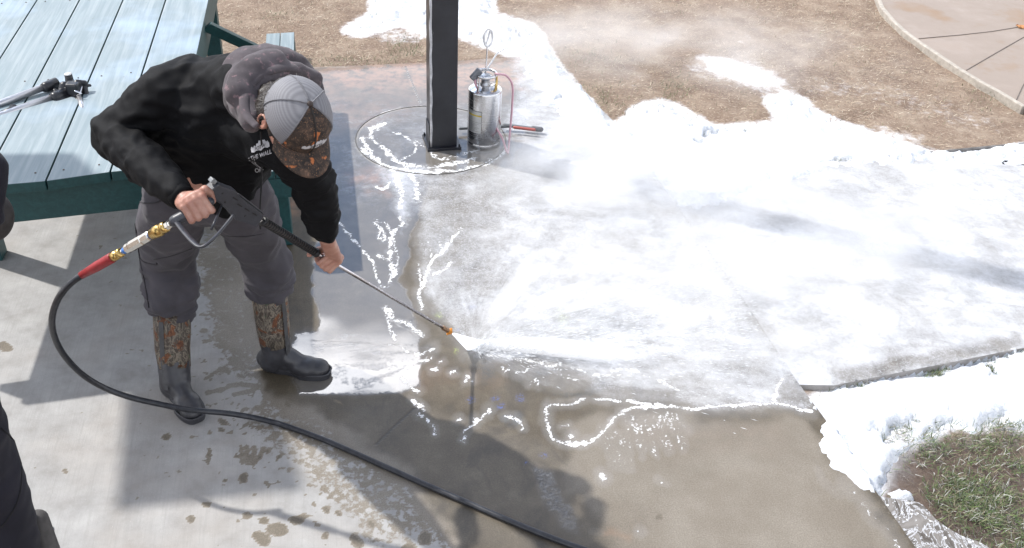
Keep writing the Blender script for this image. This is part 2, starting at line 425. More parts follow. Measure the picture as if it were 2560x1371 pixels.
DROPS = [(415, 1100, 13), (522, 1140, 9), (592, 1140, 8), (607, 1135, 7), (622, 1138, 7), (650, 1142, 9), (668, 1128, 7), (697, 1144, 6), (612, 1198, 15), (512, 1255, 14), (468, 1304, 15),
         (625, 1288, 13), (600, 1302, 7), (812, 1282, 15), (845, 1290, 10), (555, 1058, 12), (552, 1078, 9), (560, 1200, 7), (655, 1345, 22), (690, 1325, 24), (735, 1305, 22), (752, 1290, 14), (665, 1300, 14),
         (18, 862, 20), (160, 1182, 8), (86, 1170, 5), (690, 1152, 5), (718, 1010, 9), (980, 1120, 10), (700, 970, 12), (885, 1350, 18), (1060, 1345, 20), (930, 1310, 12), (810, 1345, 12), (1020, 1370, 22), (1115, 1330, 9), (345, 1248, 6), (640, 1020, 5), (800, 1235, 5), (1650, 1290, 12)]
HAND = [((604, 1118), (606, 1158)), ((618, 1116), (620, 1160)), ((636, 1118), (632, 1162)), ((660, 1122), (640, 1158)), ((522, 1125), (520, 1158))]
DAMP_MARKS = [((520, 985), (600, 960), (640, 968), (585, 990)), ((515, 945), (560, 925), (570, 935))]

def fields(px, py, X, Y):
    wx = (fbm(X * 9, Y * 9, 4, 5) - .5); wy = (fbm(X * 9, Y * 9, 4, 9) - .5)
    qx, qy = px + wx * 46, py + wy * 34                       # organic outlines
    lx, ly = px + wx * 16, py + wy * 12
    film = paint(np.zeros_like(px), qx, qy, FILM_SHEEN_POLY); lines = np.zeros_like(px)
    for ln, w, v in FILM_LINES:
        P = np.array([p[:2] for p in ln]); m = (px > P[:, 0].min() - 60) & (px < P[:, 0].max() + 60) & (py > P[:, 1].min() - 60) & (py < P[:, 1].max() + 60)
        if not m.any(): continue
        if len(ln) > 2: ln = spline2(ln, 5)
        wv = w * (0.38 + 0.85 * fbm(X[m] * 30, Y[m] * 30, 2, 33))
        d = sdf_line(lx[m] + 9 * (fbm(X[m] * 42, Y[m] * 42, 2, 13) - .5), ly[m] + 9 * (fbm(X[m] * 42, Y[m] * 42, 2, 19) - .5), ln)
        lines[m] = np.maximum(lines[m], v * np.exp(-(d / (wv * 1.15 + 2.6)) ** 1.3))
        film[m] = np.maximum(film[m], .30 * v * (1 - sst(w, w * 3 + 12, d)))
    wet = paint(np.zeros_like(px), px + wx * 90, py + wy * 70, WET_POLY)
    for x, y, r in DROPS:
        m = (abs(px - x) < 3 * r) & (abs(py - y) < 3 * r)
        if m.any():
            d = np.hypot(px[m] + wx[m] * r * 2.2 - x, (py[m] + wy[m] * r * 2.2 - y) * 1.15)
            wet[m] = np.maximum(wet[m], .86 * (1 - sst(r * .8, r * 1.02, d)))
    for a in HAND:
        m = (px > 480) & (px < 720) & (py > 1080) & (py < 1200); d = sdf_line(px[m] + wx[m] * 9, py[m] + wy[m] * 9, a)
        wet[m] = np.maximum(wet[m], .8 * (1 - sst(5, 8, d)))
    for a in DAMP_MARKS:
        m = (px > 480) & (px < 700) & (py > 900) & (py < 1010); d = sdf_line(px[m] + wx[m] * 24, py[m] + wy[m] * 24, a)
        wet[m] = np.maximum(wet[m], .7 * (1 - sst(4, 9, d)))
    m = (X < .2)                                                # fine splash specks round the wet front
    sp = vnoise(X * 75, Y * 75, 88) * .6 + vnoise(X * 34, Y * 34, 81) * .5
    near = np.exp(-np.maximum(0, sdf_poly(px, py, WET_POLY[0][0])) / 140.0)
    wet = np.maximum(wet, .75 * sst(.95 - .27 * near, 1.0 - .27 * near, sp) * (near > .05))
    gloss = paint(np.zeros_like(px), px + wx * 40, py + wy * 16, GLOSS_POLY)
    stain = paint(np.zeros_like(px), px + wx * 60, py + wy * 60, [
        ([(780, 160), (1310, 140), (1300, 220), (1100, 250), (1000, 215), (820, 230)], .85, 70), ([(860, 425), (970, 420), (960, 480), (880, 470)], .7, 40),
        ([(1030, 880), (1120, 890), (1150, 960), (1040, 975)], .12, 60), ([(1170, 920), (1240, 905), (1260, 960), (1180, 990)], .12, 60), ([(1500, 1322), (1570, 1318), (1575, 1332), (1510, 1345)], .25, 26), ([(690, 500), (745, 490), (750, 540), (700, 550)], .8, 40),
        ([(820, 245), (1040, 250), (980, 300), (830, 330)], .35, 70), ([(1550, 1060), (1950, 1060), (1960, 1120), (1600, 1130)], .06, 80)])
    dark = np.zeros_like(px)
    dark = np.maximum(dark, .75 * (1 - sst(10, 42, np.hypot((px - 1215 + wx * 50), (py - 915 + wy * 60) * .8))))
    ring = abs(np.hypot((px - 1410 + wx * 24) / 78, (py - 955 + wy * 20) / 30) - 1.15)
    dark = np.maximum(dark, .55 * (1 - sst(.1, .38, ring)) * sst(1350, 1440, px + (1000 - py)))
    dark = np.maximum(dark, .55 * (1 - sst(8, 24, np.hypot((px - 1178) * .55, py - 766))))
    dark = np.maximum(dark, .5 * (1 - sst(12, 60, np.hypot((px - 1500) * .9, py - 790))))
    dark = np.maximum(dark, .45 * (1 - sst(.12, .4, abs(np.hypot((px - 1440) / 110, (py - 830) / 60) - 1))))
    dark = np.maximum(dark, .6 * (1 - sst(4, 16, sdf_line(px + wx * 18, py + wy * 18, [(1262, 1050), (1285, 1065), (1300, 1040)]))))
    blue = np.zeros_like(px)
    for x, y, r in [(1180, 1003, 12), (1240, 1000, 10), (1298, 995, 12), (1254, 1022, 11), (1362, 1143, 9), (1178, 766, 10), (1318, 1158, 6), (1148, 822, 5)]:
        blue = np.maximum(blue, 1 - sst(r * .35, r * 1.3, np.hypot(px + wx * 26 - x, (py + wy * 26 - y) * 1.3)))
    green = np.zeros_like(px)
    for x, y, r in [(1410, 797, 15), (1100, 785, 9), (1402, 775, 8), (1145, 878, 6)]:
        green = np.maximum(green, 1 - sst(r * .4, r * 1.4, np.hypot(px + wx * 22 - x, py + wy * 22 - y)))
    return film, wet, gloss, stain, dark, blue, green, lines

def slab_grid(name, poly_px, step, xr, yr, zf=None, hole=None):
    P = np.array([at(*p)[:2] for p in poly_px])
    xs = np.arange(xr[0], xr[1] + 1e-6, step); ys = np.arange(yr[0], yr[1] + 1e-6, step)
    X, Y = np.meshgrid(xs, ys); X = X.ravel(); Y = Y.ravel()
    d = sdf_poly(X, Y, P)
    # snap near-boundary vertices on to the outline
    near = np.abs(d) < step * 0.75; bx, by = X.copy(), Y.copy(); best = np.full(X.shape, 1e9)
    for i in range(len(P)):
        a, b = P[i - 1], P[i]; e = b - a
        t = np.clip(((X - a[0]) * e[0] + (Y - a[1]) * e[1]) / (e @ e), 0, 1); cx, cy = a[0] + e[0] * t, a[1] + e[1] * t
        q = np.hypot(X - cx, Y - cy); m = q < best; best[m] = q[m]; bx[m] = cx[m]; by[m] = cy[m]
    X = np.where(near, bx, X); Y = np.where(near, by, Y)
    nx, ny = len(xs), len(ys); I = np.arange(nx * ny).reshape(ny, nx)
    F = np.stack([I[:-1, :-1].ravel(), I[:-1, 1:].ravel(), I[1:, 1:].ravel(), I[1:, :-1].ravel()], 1)
    ins = d < step * 0.75
    F = F[ins[F].all(1)]
    if hole is not None:
        cX = X[F].mean(1); cY = Y[F].mean(1); F = F[~((cX > hole[0]) & (cX < hole[1]) & (cY > hole[2]) & (cY < hole[3]))]
    used = np.zeros(len(X), bool); used[F.ravel()] = True; re = np.cumsum(used) - 1
    return X[used], Y[used], re[F]

def concrete_material():
    q = N("concrete"); P = q.pos()
    A = q.n('ShaderNodeAttribute', attribute_name='f1'); B = q.n('ShaderNodeAttribute', attribute_name='f2'); C = q.n('ShaderNodeAttribute', attribute_name='f3')
    sa, sb, sc = q.n('ShaderNodeSeparateColor'), q.n('ShaderNodeSeparateColor'), q.n('ShaderNodeSeparateColor')
    q.l(A.outputs['Color'], sa.inputs[0]); q.l(B.outputs['Color'], sb.inputs[0]); q.l(C.outputs['Color'], sc.inputs[0])
    film, wet, gloss = sa.outputs[:3]; stain, dark, blue = sb.outputs[:3]; green, joint, _ = sc.outputs[:3]
    flow = q.n('ShaderNodeAttribute', attribute_name='flow').outputs['Vector']
    # broom finish runs along the slab
    br = q.noise(q.mapv(q.mapv(P, (1, 1, 1), (0, 0, math.radians(-12))), (110, 4, 1)), 1, 4, .6)
    big = q.noise(P, 1.3, 5, .6); mid = q.noise(P, 9, 6, .62); fine = q.noise(P, 160, 3, .6); grit = q.noise(P, 420, 2, .7)
    c = q.ramp(mid, [(.30, (.225, .219, .210)), (.5, (.292, .288, .281)), (.70, (.345, .341, .333))])
    c = q.mix(q.math('MULTIPLY', q.smooth(big, .42, .75), .6), c, (.32, .285, .25), 'MIX')
    c = q.mix(q.math('MULTIPLY', q.smooth(br, .45, .75), .35), c, (.23, .225, .215))
    c = q.mix(q.math('MULTIPLY', q.smooth(grit, .60, .72), .45), c, (.15, .135, .12))
    c = q.mix(q.math('MULTIPLY', q.smooth(q.noise(P, 300, 2, .7), .66, .72), .5), c, (.56, .54, .51))
    wn = q.math('ADD', wet, q.math('MULTIPLY', q.math('SUBTRACT', q.noise(P, 38, 5, .65), .5), q.math('ADD', .4, q.math('MULTIPLY', q.math('MAXIMUM', 0.0, q.math('SUBTRACT', 1, q.math('MULTIPLY', q.math('ABSOLUTE', q.math('SUBTRACT', wet, .5)), 5))), 1.6)))); wf = q.smooth(wn, .38, .60)
    wf = q.math('MULTIPLY', wf, q.smooth(wet, .02, .2))
    wetc = q.ramp(mid, [(.25, (.056, .044, .029)), (.55, (.084, .068, .046)), (.8, (.122, .101, .072))])
    wetc = q.mix(q.math('MULTIPLY', q.smooth(grit, .60, .74), .5), wetc, (.22, .19, .155))
    wetc = q.mix(q.math('MULTIPLY', q.smooth(fine, .30, .12), .6), wetc, (.06, .05, .04))
    wetc = q.mix(q.math('MULTIPLY', q.smooth(q.noise(q.mapv(P, (2.4, 1.2, 1)), 2.2, 6, .65, 1.0), .48, .66), .55), wetc, (.036, .030, .023))
    damp = q.mix(q.smooth(wet, .72, 1.0), q.mix(q.smooth(q.noise(P, 3.5, 6, .65), .35, .7), (.165, .142, .113), (.205, .182, .150)), wetc)
    damp = q.mix(.5, damp, q.mix(1.0, damp, q.ramp(q.noise(P, 190, 4, .8), [(.36, .55), (.5, 1.0), (.64, 1.5)]), 'MULTIPLY'))
    c = q.mix(wf, c, damp)
    c = q.mix(q.math('MULTIPLY', q.math('MULTIPLY', stain, q.smooth(q.noise(P, 14, 6, .65), .3, .62)), .85), c, (.30, .165, .10))
    c = q.mix(q.math('MULTIPLY', q.math('MULTIPLY', dark, q.smooth(q.noise(P, 60, 5, .7), .3, .6)), .92), c, (.045, .05, .055))
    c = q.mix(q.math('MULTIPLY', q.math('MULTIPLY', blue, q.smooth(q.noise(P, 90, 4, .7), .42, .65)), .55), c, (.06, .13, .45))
    c = q.mix(q.math('MULTIPLY', q.math('MULTIPLY', green, q.smooth(q.noise(P, 90, 4, .7), .42, .65)), .6), c, (.45, .55, .12))
    c = q.mix(q.math('MULTIPLY', joint, .85), c, (.05, .045, .04))
    # soap film plus painted puddle sheen: milky sheet, streaks torn along the jet's run
    st = q.noise(flow, 1.0, 7, .68, .35); st2 = q.noise(P, 24, 7, .68, .9); st3 = q.noise(P, 110, 4, .65)
    lines = _; rn = q.noise(P, 34, 5, .62, 1.2); ridge = q.math('MAXIMUM', q.math('SUBTRACT', 1, q.math('MULTIPLY', q.math('ABSOLUTE', q.math('SUBTRACT', rn, .5)), 9.0)), 0); brk = q.noise(P, 80, 5, .7, .6)
    st0 = q.noise(q.mapv(P, (3.2, 8.5, 1), (0, 0, .5)), 1, 6, .62, .8); st0b = q.noise(P, 2.6, 5, .6, .5)
    n = q.math('ADD', q.math('MULTIPLY', q.math('SUBTRACT', q.math('ADD', st0, st0b), .5), .42), q.math('MULTIPLY', st, .34)) if False else q.math('ADD', q.math('MULTIPLY', st, .52), q.math('ADD', q.math('MULTIPLY', st2, .30), q.math('MULTIPLY', st3, .18)))
    cov = q.smooth(q.math('ADD', film, q.math('MULTIPLY', q.math('SUBTRACT', n, .5), 2.1)), .25, 1.15)
    big2 = q.smooth(q.math('ADD', st0, st0b), .72, 1.25)
    cov = q.math('MULTIPLY', q.math('ADD', q.math('MULTIPLY', cov, .58), q.math('MULTIPLY', film, .30)), q.smooth(film, 0.0, .12))
    cov = q.math('MULTIPLY', cov, q.math('ADD', .66, q.math('MULTIPLY', big2, .46)))
    lv = q.math('ADD', q.math('MULTIPLY', lines, .92), q.math('ADD', q.math('MULTIPLY', ridge, .42), q.math('MULTIPLY', brk, .9)))
    lv = q.math('ADD', lv, q.math('MULTIPLY', q.math('SUBTRACT', q.noise(P, 16, 3, .6), .5), 1.1))
    lcov = q.math('MULTIPLY', q.smooth(lv, 1.26, 1.55), q.math('MULTIPLY', q.smooth(lines, .04, .2), .92))
    cov = q.math('MAXIMUM', cov, lcov)
    vein = q.math('MULTIPLY', q.smooth(q.math('ADD', ridge, q.math('MULTIPLY', brk, .5)), 1.02, 1.22), q.math('MULTIPLY', q.smooth(film, .30, .55), .55)); cov = q.math('MAXIMUM', cov, vein)
    puddle_sheen = q.math('MULTIPLY', gloss, .10)  # pale tint over the puddles, painting in sky reflection
    cov = q.math('MAXIMUM', cov, puddle_sheen, clamp=True)
    c = q.mix(cov, c, q.mix(lcov, (.68, .70, .74), (.85, .86, .87)))
    ro = q.mix(q.math('MULTIPLY', wf, .8), .85, .42)
    pud = q.smooth(q.math('ADD', gloss, q.math('MULTIPLY', q.math('SUBTRACT', q.noise(P, 55, 5, .6), .5), .8)), .35, .7)
    ro = q.mix(pud, ro, .045)
    ro = q.mix(q.smooth(cov, .4, .9), ro, .55)
    h = q.math('ADD', q.math('MULTIPLY', br, q.math('SUBTRACT', .5, q.math('MULTIPLY', pud, .47))), q.math('MULTIPLY', fine, q.math('SUBTRACT', .5, q.math('MULTIPLY', pud, .48))))
    h = q.math('ADD', h, q.math('MULTIPLY', cov, .8)); h = q.math('SUBTRACT', h, q.math('MULTIPLY', joint, 2.5))
    nrm = q.bump(h, .38, .004)
    return q.set(Base_Color=c, Roughness=ro, Normal=nrm, IOR=q.mix(pud, 1.4, 1.62))
M_CONC = concrete_material()

def flow_attr(me, X, Y):
    hx, hy = at(*HIT)[:2]; dx, dy = X - hx, Y - hy; r = np.hypot(dx, dy) + .02; a = np.arctan2(dy, dx)
    v = np.stack([a * 4.5 + 0 * r, r * 3.0, 0 * r], 1) * 1.6
    t = me.attributes.new('flow', 'FLOAT_VECTOR', 'POINT'); t.data.foreach_set('vector', v.astype(np.float32).ravel())
def attrs(me, X, Y, joints=()):
    px, py = projv(np.stack([X, Y, 0 * X], 1))
    px = np.clip(px, -3000, 6000); py = np.clip(py, -1500, 4000)
    film, wet, gloss, stain, dark, blue, green, lines = fields(px, py, X, Y)
    J = np.zeros_like(X)
    for j in joints:
        W_ = np.array([at(*p)[:2] for p in j]); J = np.maximum(J, 1 - sst(.003, .0075, sdf_line(X, Y, W_)))
    one = np.ones_like(X)
    colattr(me, 'f1', np.stack([film, wet, gloss, one], 1)); colattr(me, 'f2', np.stack([stain, dark, blue, one], 1)); colattr(me, 'f3', np.stack([green, J, lines, one], 1))
    flow_attr(me, X, Y)

cen = at(1078, 345)
PADC, PADR = Vector((cen[0], cen[1], 0)), 0.435
ringj = []
def zpad(X, Y):
    return -0.0006 + 0 * X
X, Y, F = slab_grid('pad', PAD, 0.0085, (-2.6, 2.9), (1.45, 7.2))
px, py = projv(np.stack([X, Y, 0 * X], 1))
hz = (fbm(X * 2.2, Y * 2.2, 3, 3) - .5) * .004
rd = np.hypot(X - PADC.x, Y - PADC.y); hz -= .004 * (1 - sst(.001, .008, np.abs(rd - PADR)))
f0 = fields(px, py, X, Y)[0]
hz += .004 * sst(.55, 1.0, f0) * (.4 + fbm(X * 26, Y * 26, 3, 71))
me = npmesh('concrete_pad', np.stack([X, Y, hz], 1), F)
attrs(me, X, Y, [[(1013, 166), (1030, 205), (1050, 257)], [(940, 1112), (985, 1068), (1035, 1022)]])
obj('pavement', me, M_CONC)['kind'] = 'structure'
def skirt(poly, z0, z1, name):
    P = [at(*p) for p in poly]; bm = bmesh.new(); n = len(P)
    a = [bm.verts.new((p[0], p[1], z0)) for p in P]; b = [bm.verts.new((p[0], p[1], z1)) for p in P]
    for i in range(n): bm.faces.new((a[i], b[i], b[(i + 1) % n], a[(i + 1) % n]))
    bmesh.ops.recalc_face_normals(bm, faces=bm.faces)
    o = obj(name, bm, simple('concrete_edge', (.34, .32, .30), .9, scale=20), None, smooth=False); o['kind'] = 'structure'
skirt(PAD, -0.004, -0.12, 'pavement_edge')
X, Y, F = slab_grid('walk', WALK, 0.011, (.6, 4.4), (2.2, 5.2))
hz = (fbm(X * 2.2, Y * 2.2, 3, 3) - .5) * .004 - .005
me = npmesh('walk', np.stack([X, Y, hz], 1), F)
WALKFILM = [([(1700, 540), (1900, 450), (2560, 350), (3400, 300), (3400, 700), (2560, 870), (2085, 962), (1998, 951)], .74, 30),
            ([(2050, 470), (2200, 420), (2290, 470), (2330, 560), (2280, 590), (2150, 540)], .66, 60),
            ([(1720, 540), (1760, 560), (1850, 700), (1990, 930), (1900, 830), (1750, 620)], .62, 40),
            ([(1950, 720), (2200, 740), (2300, 850), (2200, 920), (2050, 930), (1980, 900)], .76, 80),
            ([(2080, 930), (2560, 830), (2560, 868), (2085, 962)], .48, 26)]
px, py = projv(np.stack([X, Y, 0 * X], 1)); px = np.clip(px, -3000, 6000); py = np.clip(py, -1500, 4000)
film = paint(np.full_like(px, .74), px + (fbm(X * 7, Y * 7, 4, 5) - .5) * 60, py + (fbm(X * 7, Y * 7, 4, 9) - .5) * 40, WALKFILM)
one = np.ones_like(X)
J = 1 - sst(.004, .011, sdf_line(X, Y, np.array([at(2457, 582)[:2], at(2700, 800)[:2]])))
colattr(me, 'f1', np.stack([film, one, .2 * one, one], 1)); colattr(me, 'f2', np.stack([0 * X, 0 * X, 0 * X, one], 1)); colattr(me, 'f3', np.stack([0 * X, J * .5, 0 * X, one], 1)); flow_attr(me, X, Y)
obj('walkway', me, M_CONC)['kind'] = 'structure'
skirt(WALK, -0.004, -0.12, 'walkway_edge')

# far curved path, upper right
PATH = [(2188, -25), (2205, 20), (2232, 52), (2262, 80), (2300, 108), (2345, 138), (2400, 175), (2452, 206), (2500, 232), (2560, 268), (2900, 480), (3600, 300), (3200, -200), (2300, -200)]
bm = bmesh.new(); prism(bm, [at(x, y, 0.0) for x, y in PATH], (0, 0, -.1))
q = N('path_concrete'); P_ = q.pos(); f = q.noise(P_, 1.6, 5, .6)
c = q.ramp(f, [(.35, (.225, .168, .130)), (.55, (.245, .200, .168)), (.7, (.23, .155, .10))]); c = q.mix(q.math('MULTIPLY', q.smooth(q.noise(P_, 260, 3, .7), .6, .7), .4), c, (.22, .18, .15))
obj('path', bm, q.set(Base_Color=c, Roughness=q.ramp(f, [(.4, .35), (.6, .75)]), Normal=q.bump(q.noise(P_, 120, 4), .3, .003)), smooth=False)['kind'] = 'structure'
bm = bmesh.new(); K = PATH[:10]
inn = [Vector(at(x, y, .006)) for x, y in K]
for a, b in zip(inn[:-1], inn[1:]):
    d = (b - a).normalized(); nn = Vector((-d.y, d.x, 0))
    box(bm, (a + b) / 2 + Vector((0, 0, -.03)), (d, nn, AX[2]), ((b - a).length + .004, .035, .075), .006)
obj('path_edging', bm, simple('edging', (.42, .38, .33), .8, scale=25), smooth=False)['kind'] = 'structure'
bm = bmesh.new()
for L_ in ([(2297, 97), (2400, 88), (2480, 79), (2560, 66)], [(2416, 176), (2490, 133), (2560, 93)], [(2541, 250), (2556, 218), (2590, 160)]):
    pts = [Vector(at(x, y, .0015)) for x, y in L_]
    for a, b in zip(pts[:-1], pts[1:]):
        d = (b - a).normalized(); box(bm, (a + b) / 2, (d, Vector((-d.y, d.x, 0)), AX[2]), ((b - a).length, .006, .004))
obj('path_joint', bm, simple('joint_dark', (.13, .11, .095), .9), smooth=False)['kind'] = 'structure'

# ---------------------------------------------------------------- foam banks (height field rising out of the ground)
FOAM = [
    [(930, -40), (1000, -30), (1220, -30), (1240, 35), (1330, 58), (1352, 82), (1390, 150), (1425, 190), (1480, 250), (1520, 300), (1560, 298), (1585, 262), (1650, 246), (1690, 256), (1752, 292), (1790, 312), (1900, 308), (1952, 292), (1935, 262), (1918, 238), (1962, 224), (2012, 240), (2045, 272), (2110, 300), (2160, 312), (2260, 350), (2350, 372), (2450, 374), (2560, 352), (2620, 350), (2600, 400), (2300, 402), (2090, 425), (1900, 475), (1760, 520), (1700, 520), (1620, 440), (1520, 395), (1420, 350), (1360, 260), (1320, 190), (1290, 130), (1150, 75), (1065, 70), (1000, 45), (900, 70), (862, 62), (930, 25)],
    [(1992, 1022), (1996, 992), (2050, 975), (2085, 962), (2360, 907), (2620, 850), (2640, 1080), (2560, 1062), (2505, 1040), (2440, 1062), (2390, 1050), (2330, 1085), (2295, 1098), (2260, 1125), (2240, 1165), (2215, 1195), (2195, 1238), (2150, 1232), (2120, 1212), (2075, 1165), (2048, 1135), (2038, 1085), (2050, 1050)],
    [(2200, 1195), (2240, 1200), (2290, 1218), (2300, 1245), (2240, 1240)],
    [(2290, 1230), (2330, 1290), (2400, 1330), (2480, 1371), (2430, 1371), (2360, 1340), (2300, 1290)],
]
HOLES = [(2110, 398, 40, 9), (1655, 455, 22, 6), (1775, 345, 26, 7), (2480, 925, 22, 20), (2350, 912, 22, 10), (2260, 1075, 46, 26)]
def foam_halo(px, py, X, Y):
    d = np.full(px.shape, 1e9)
    for P in FOAM[:2]: d = np.minimum(d, sdf_poly(px, py, P))
    return 1 - sst(-6, 34, d)
# soil of the lawn: one sheet out to the horizon, finely divided where seen
q = N('soil'); P_ = q.pos(); f = q.noise(P_, 5, 8, .65); g = q.noise(P_, 60, 5, .7)
c = q.ramp(f, [(.3, (.14, .092, .066)), (.5, (.215, .155, .112)), (.7, (.31, .245, .185))])
c = q.mix(q.smooth(g, .5, .75), c, (.40, .33, .25)); c = q.mix(q.math('MULTIPLY', q.smooth(g, .42, .3), .8), c, (.08, .05, .035))
WS = q.n('ShaderNodeAttribute', attribute_name='soap'); w = q.math('ADD', WS.outputs['Fac'], q.math('MULTIPLY', q.math('SUBTRACT', q.noise(P_, 18, 7, .7), .5), .9))
c = q.mix(q.math('MULTIPLY', q.smooth(w, .4, .95), q.smooth(WS.outputs['Fac'], .02, .15)), c, (.82, .83, .86))
MUD = q.n('ShaderNodeAttribute', attribute_name='mud').outputs['Fac']
c = q.mix(q.math('MULTIPLY', MUD, .85), c, q.ramp(f, [(.3, (.030, .020, .016)), (.7, (.085, .058, .047))]))
M_SOIL = q.set(Base_Color=c, Roughness=q.mix(q.math('MULTIPLY', MUD, q.smooth(f, .5, .4)), .95, .15), Normal=q.bump(q.math('ADD', f, g), .7, .02))
def soap_patch(px, py):
    s = np.zeros_like(px)
    return paint(s, px, py, [([(1690, 150), (1900, 130), (2000, 215), (2000, 260), (1900, 225), (1800, 200), (1740, 190)], .60, 60), ([(1740, 130), (1830, 140), (1960, 190), (1900, 205), (1800, 175)], .85, 40),
        ([(1400, 50), (1560, 60), (1600, 130), (1420, 130)], .34, 70), ([(1830, 50), (1900, 70), (1880, 120), (1820, 100)], .45, 50), ([(2000, 160), (2230, 180), (2500, 260), (2560, 330), (2400, 320), (2200, 260), (2000, 240)], .42, 90),
        ([(1540, 165), (1620, 160), (1640, 220), (1540, 250)], .4, 60), ([(2180, 290), (2320, 320), (2330, 350), (2200, 350)], .55, 40), ([(850, 60), (1070, 20), (1070, 110), (950, 100)], .6, 50),
        ([(1480, 60), (2500, 60), (2560, 340), (1500, 240)], .12, 80)]) if False else paint(s, px, py, [
        ([(1480, 60), (2400, 120), (2560, 340), (1500, 260)], .16, 80),
        ([(1690, 150), (1900, 130), (2000, 215), (2000, 260), (1900, 225), (1800, 200), (1740, 190)], .60, 60), ([(1740, 130), (1830, 140), (1960, 190), (1900, 205), (1800, 175)], .90, 40),
        ([(1400, 50), (1560, 60), (1600, 130), (1420, 130)], .36, 70), ([(1830, 50), (1900, 70), (1880, 120), (1820, 100)], .45, 50), ([(2000, 160), (2230, 180), (2500, 260), (2560, 330), (2400, 320), (2200, 260), (2000, 240)], .46, 90),
        ([(1540, 165), (1620, 160), (1640, 220), (1540, 250)], .4, 60), ([(2180, 290), (2320, 320), (2330, 350), (2200, 350)], .6, 40), ([(2190, 1190), (2260, 1120), (2400, 1060), (2600, 1050), (2600, 1130), (2400, 1130), (2300, 1190), (2330, 1280), (2440, 1400), (2360, 1400), (2260, 1290)], .52, 70), ([(2330, 1140), (2600, 1110), (2600, 1420), (2460, 1400), (2350, 1260)], .30, 60), ([(850, 60), (1070, 20), (1070, 110), (950, 100)], .6, 50)])
xs = np.concatenate([[-400, -100, -40, -15, -7], np.arange(-4, 6.01, .04), [8, 15, 40, 100, 400]]); ys = np.concatenate([[-300, -80, -30, -8, -2], np.arange(1.2, 12.01, .04), [15, 25, 60, 150, 600]])
X, Y = np.meshgrid(xs, ys); nx, ny = len(xs), len(ys); I = np.arange(nx * ny).reshape(ny, nx)
F = np.stack([I[:-1, :-1].ravel(), I[:-1, 1:].ravel(), I[1:, 1:].ravel(), I[1:, :-1].ravel()], 1)
X, Y = X.ravel(), Y.ravel()
Zs = Z_SOIL + (fbm(X * 1.5, Y * 1.5, 3, 4) - .5) * .03 + (fbm(X * 9, Y * 9, 3, 6) - .5) * .02
PP = np.array([at(*p)[:2] for p in PAD]); PW = np.array([at(*p)[:2] for p in WALK]); PT = np.array([at(*p)[:2] for p in PATH])
dd = np.minimum(np.minimum(sdf_poly(X, Y, PP), sdf_poly(X, Y, PW)), sdf_poly(X, Y, PT))
Zs = np.where(dd < .03, np.minimum(Zs, -.008), Zs); Zs = np.where(dd < -.03, -.06, Zs)
me = npmesh('ground', np.stack([X, Y, Zs], 1), F)
px, py = projv(np.stack([X, Y, 0 * X], 1)); ok = (Y > 1) & (np.abs(X) < 8) & (Y < 13); px = np.where(ok, px, -9999); py = np.where(ok, py, -9999)
s = np.maximum(soap_patch(px, py), .85 * np.clip(1.25 * foam_halo(px, py, X, Y), 0, 1)); mud = paint(np.zeros_like(px), px, py, [([(2230, 1100), (2560, 1060), (2700, 1500), (2350, 1500), (2210, 1260)], .95, 60)])
for nm, a in (('soap', s), ('mud', mud)):
    t = me.attributes.new(nm, 'FLOAT', 'POINT'); t.data.foreach_set('value', a.astype(np.float32))
obj('ground', me, M_SOIL)['kind'] = 'structure'
def soil_z(X, Y):
    return Z_SOIL + (fbm(X * 1.5, Y * 1.5, 3, 4) - .5) * .03 + (fbm(X * 9, Y * 9, 3, 6) - .5) * .02

def foam_field(px, py, X, Y):
    w1 = fbm(X * 7, Y * 7, 4, 51) - .5; w2 = fbm(X * 7, Y * 7, 4, 57) - .5
    w3 = fbm(X * 24, Y * 24, 4, 53) - .5; w4 = fbm(X * 24, Y * 24, 4, 59) - .5
    qx, qy = px + w1 * 50 + w3 * 34, py + w2 * 26 + w4 * 26
    d = np.full(px.shape, 1e9)
    for P in FOAM: d = np.minimum(d, sdf_poly(qx, qy, P))
    m = 1 - sst(-34, 5, d)
    fl = fbm(X * 38, Y * 38, 3, 87); m = m * sst(.30, .62, fl + np.clip(-d, 0, 200) / 95.0 + .04)
    br = fbm(X * 5.5, Y * 5.5, 4, 83); m = m * (1 - .85 * sst(.60, .70, br) * sst(.40, .55, fl) * (py < 330))
    for x, y, a, b in HOLES:
        m = m * sst(.55, 1.45, np.hypot((px + w1 * 110 + w3 * 60 - x) / a, (py + w2 * 60 + w4 * 34 - y) / b))
    # thinner film over the shallow water left of the post
    return m
xs = np.arange(-1.9, 4.3, .0125); ys = np.arange(1.6, 8.6, .0125)
X, Y = np.meshgrid(xs, ys); nx, ny = len(xs), len(ys); I = np.arange(nx * ny).reshape(ny, nx); X, Y = X.ravel(), Y.ravel()
px, py = projv(np.stack([X, Y, 0 * X], 1)); m = foam_field(px, py, X, Y)
ins = (sdf_poly(X, Y, PP) < 0) | (sdf_poly(X, Y, PW) < 0)
lump = fbm(X * 11, Y * 11, 4, 61); lump2 = np.abs(fbm(X * 26, Y * 26, 3, 63) - .5) * 2; big = fbm(X * 3, Y * 3, 2, 66)
base = np.where(ins, .002, soil_z(X, Y) + .012)
thick = np.where(sdf_poly(px, py, FOAM[1]) < 40, .020, .022) + .034 * big
Zf = base - .022 + m ** .7 * (.022 + thick * (.15 + 1.15 * lump) + .02 * (fbm(X * 5, Y * 5, 3, 77) - .4) + .008 * lump2)
Zf = np.maximum(Zf, base - .03)
keep = m > .004
F = np.stack([I[:-1, :-1].ravel(), I[:-1, 1:].ravel(), I[1:, 1:].ravel(), I[1:, :-1].ravel()], 1); F = F[keep[F].any(1)]
used = np.zeros(len(X), bool); used[F.ravel()] = True; re = np.cumsum(used) - 1
me = npmesh('foam', np.stack([X, Y, Zf], 1)[used], re[F])
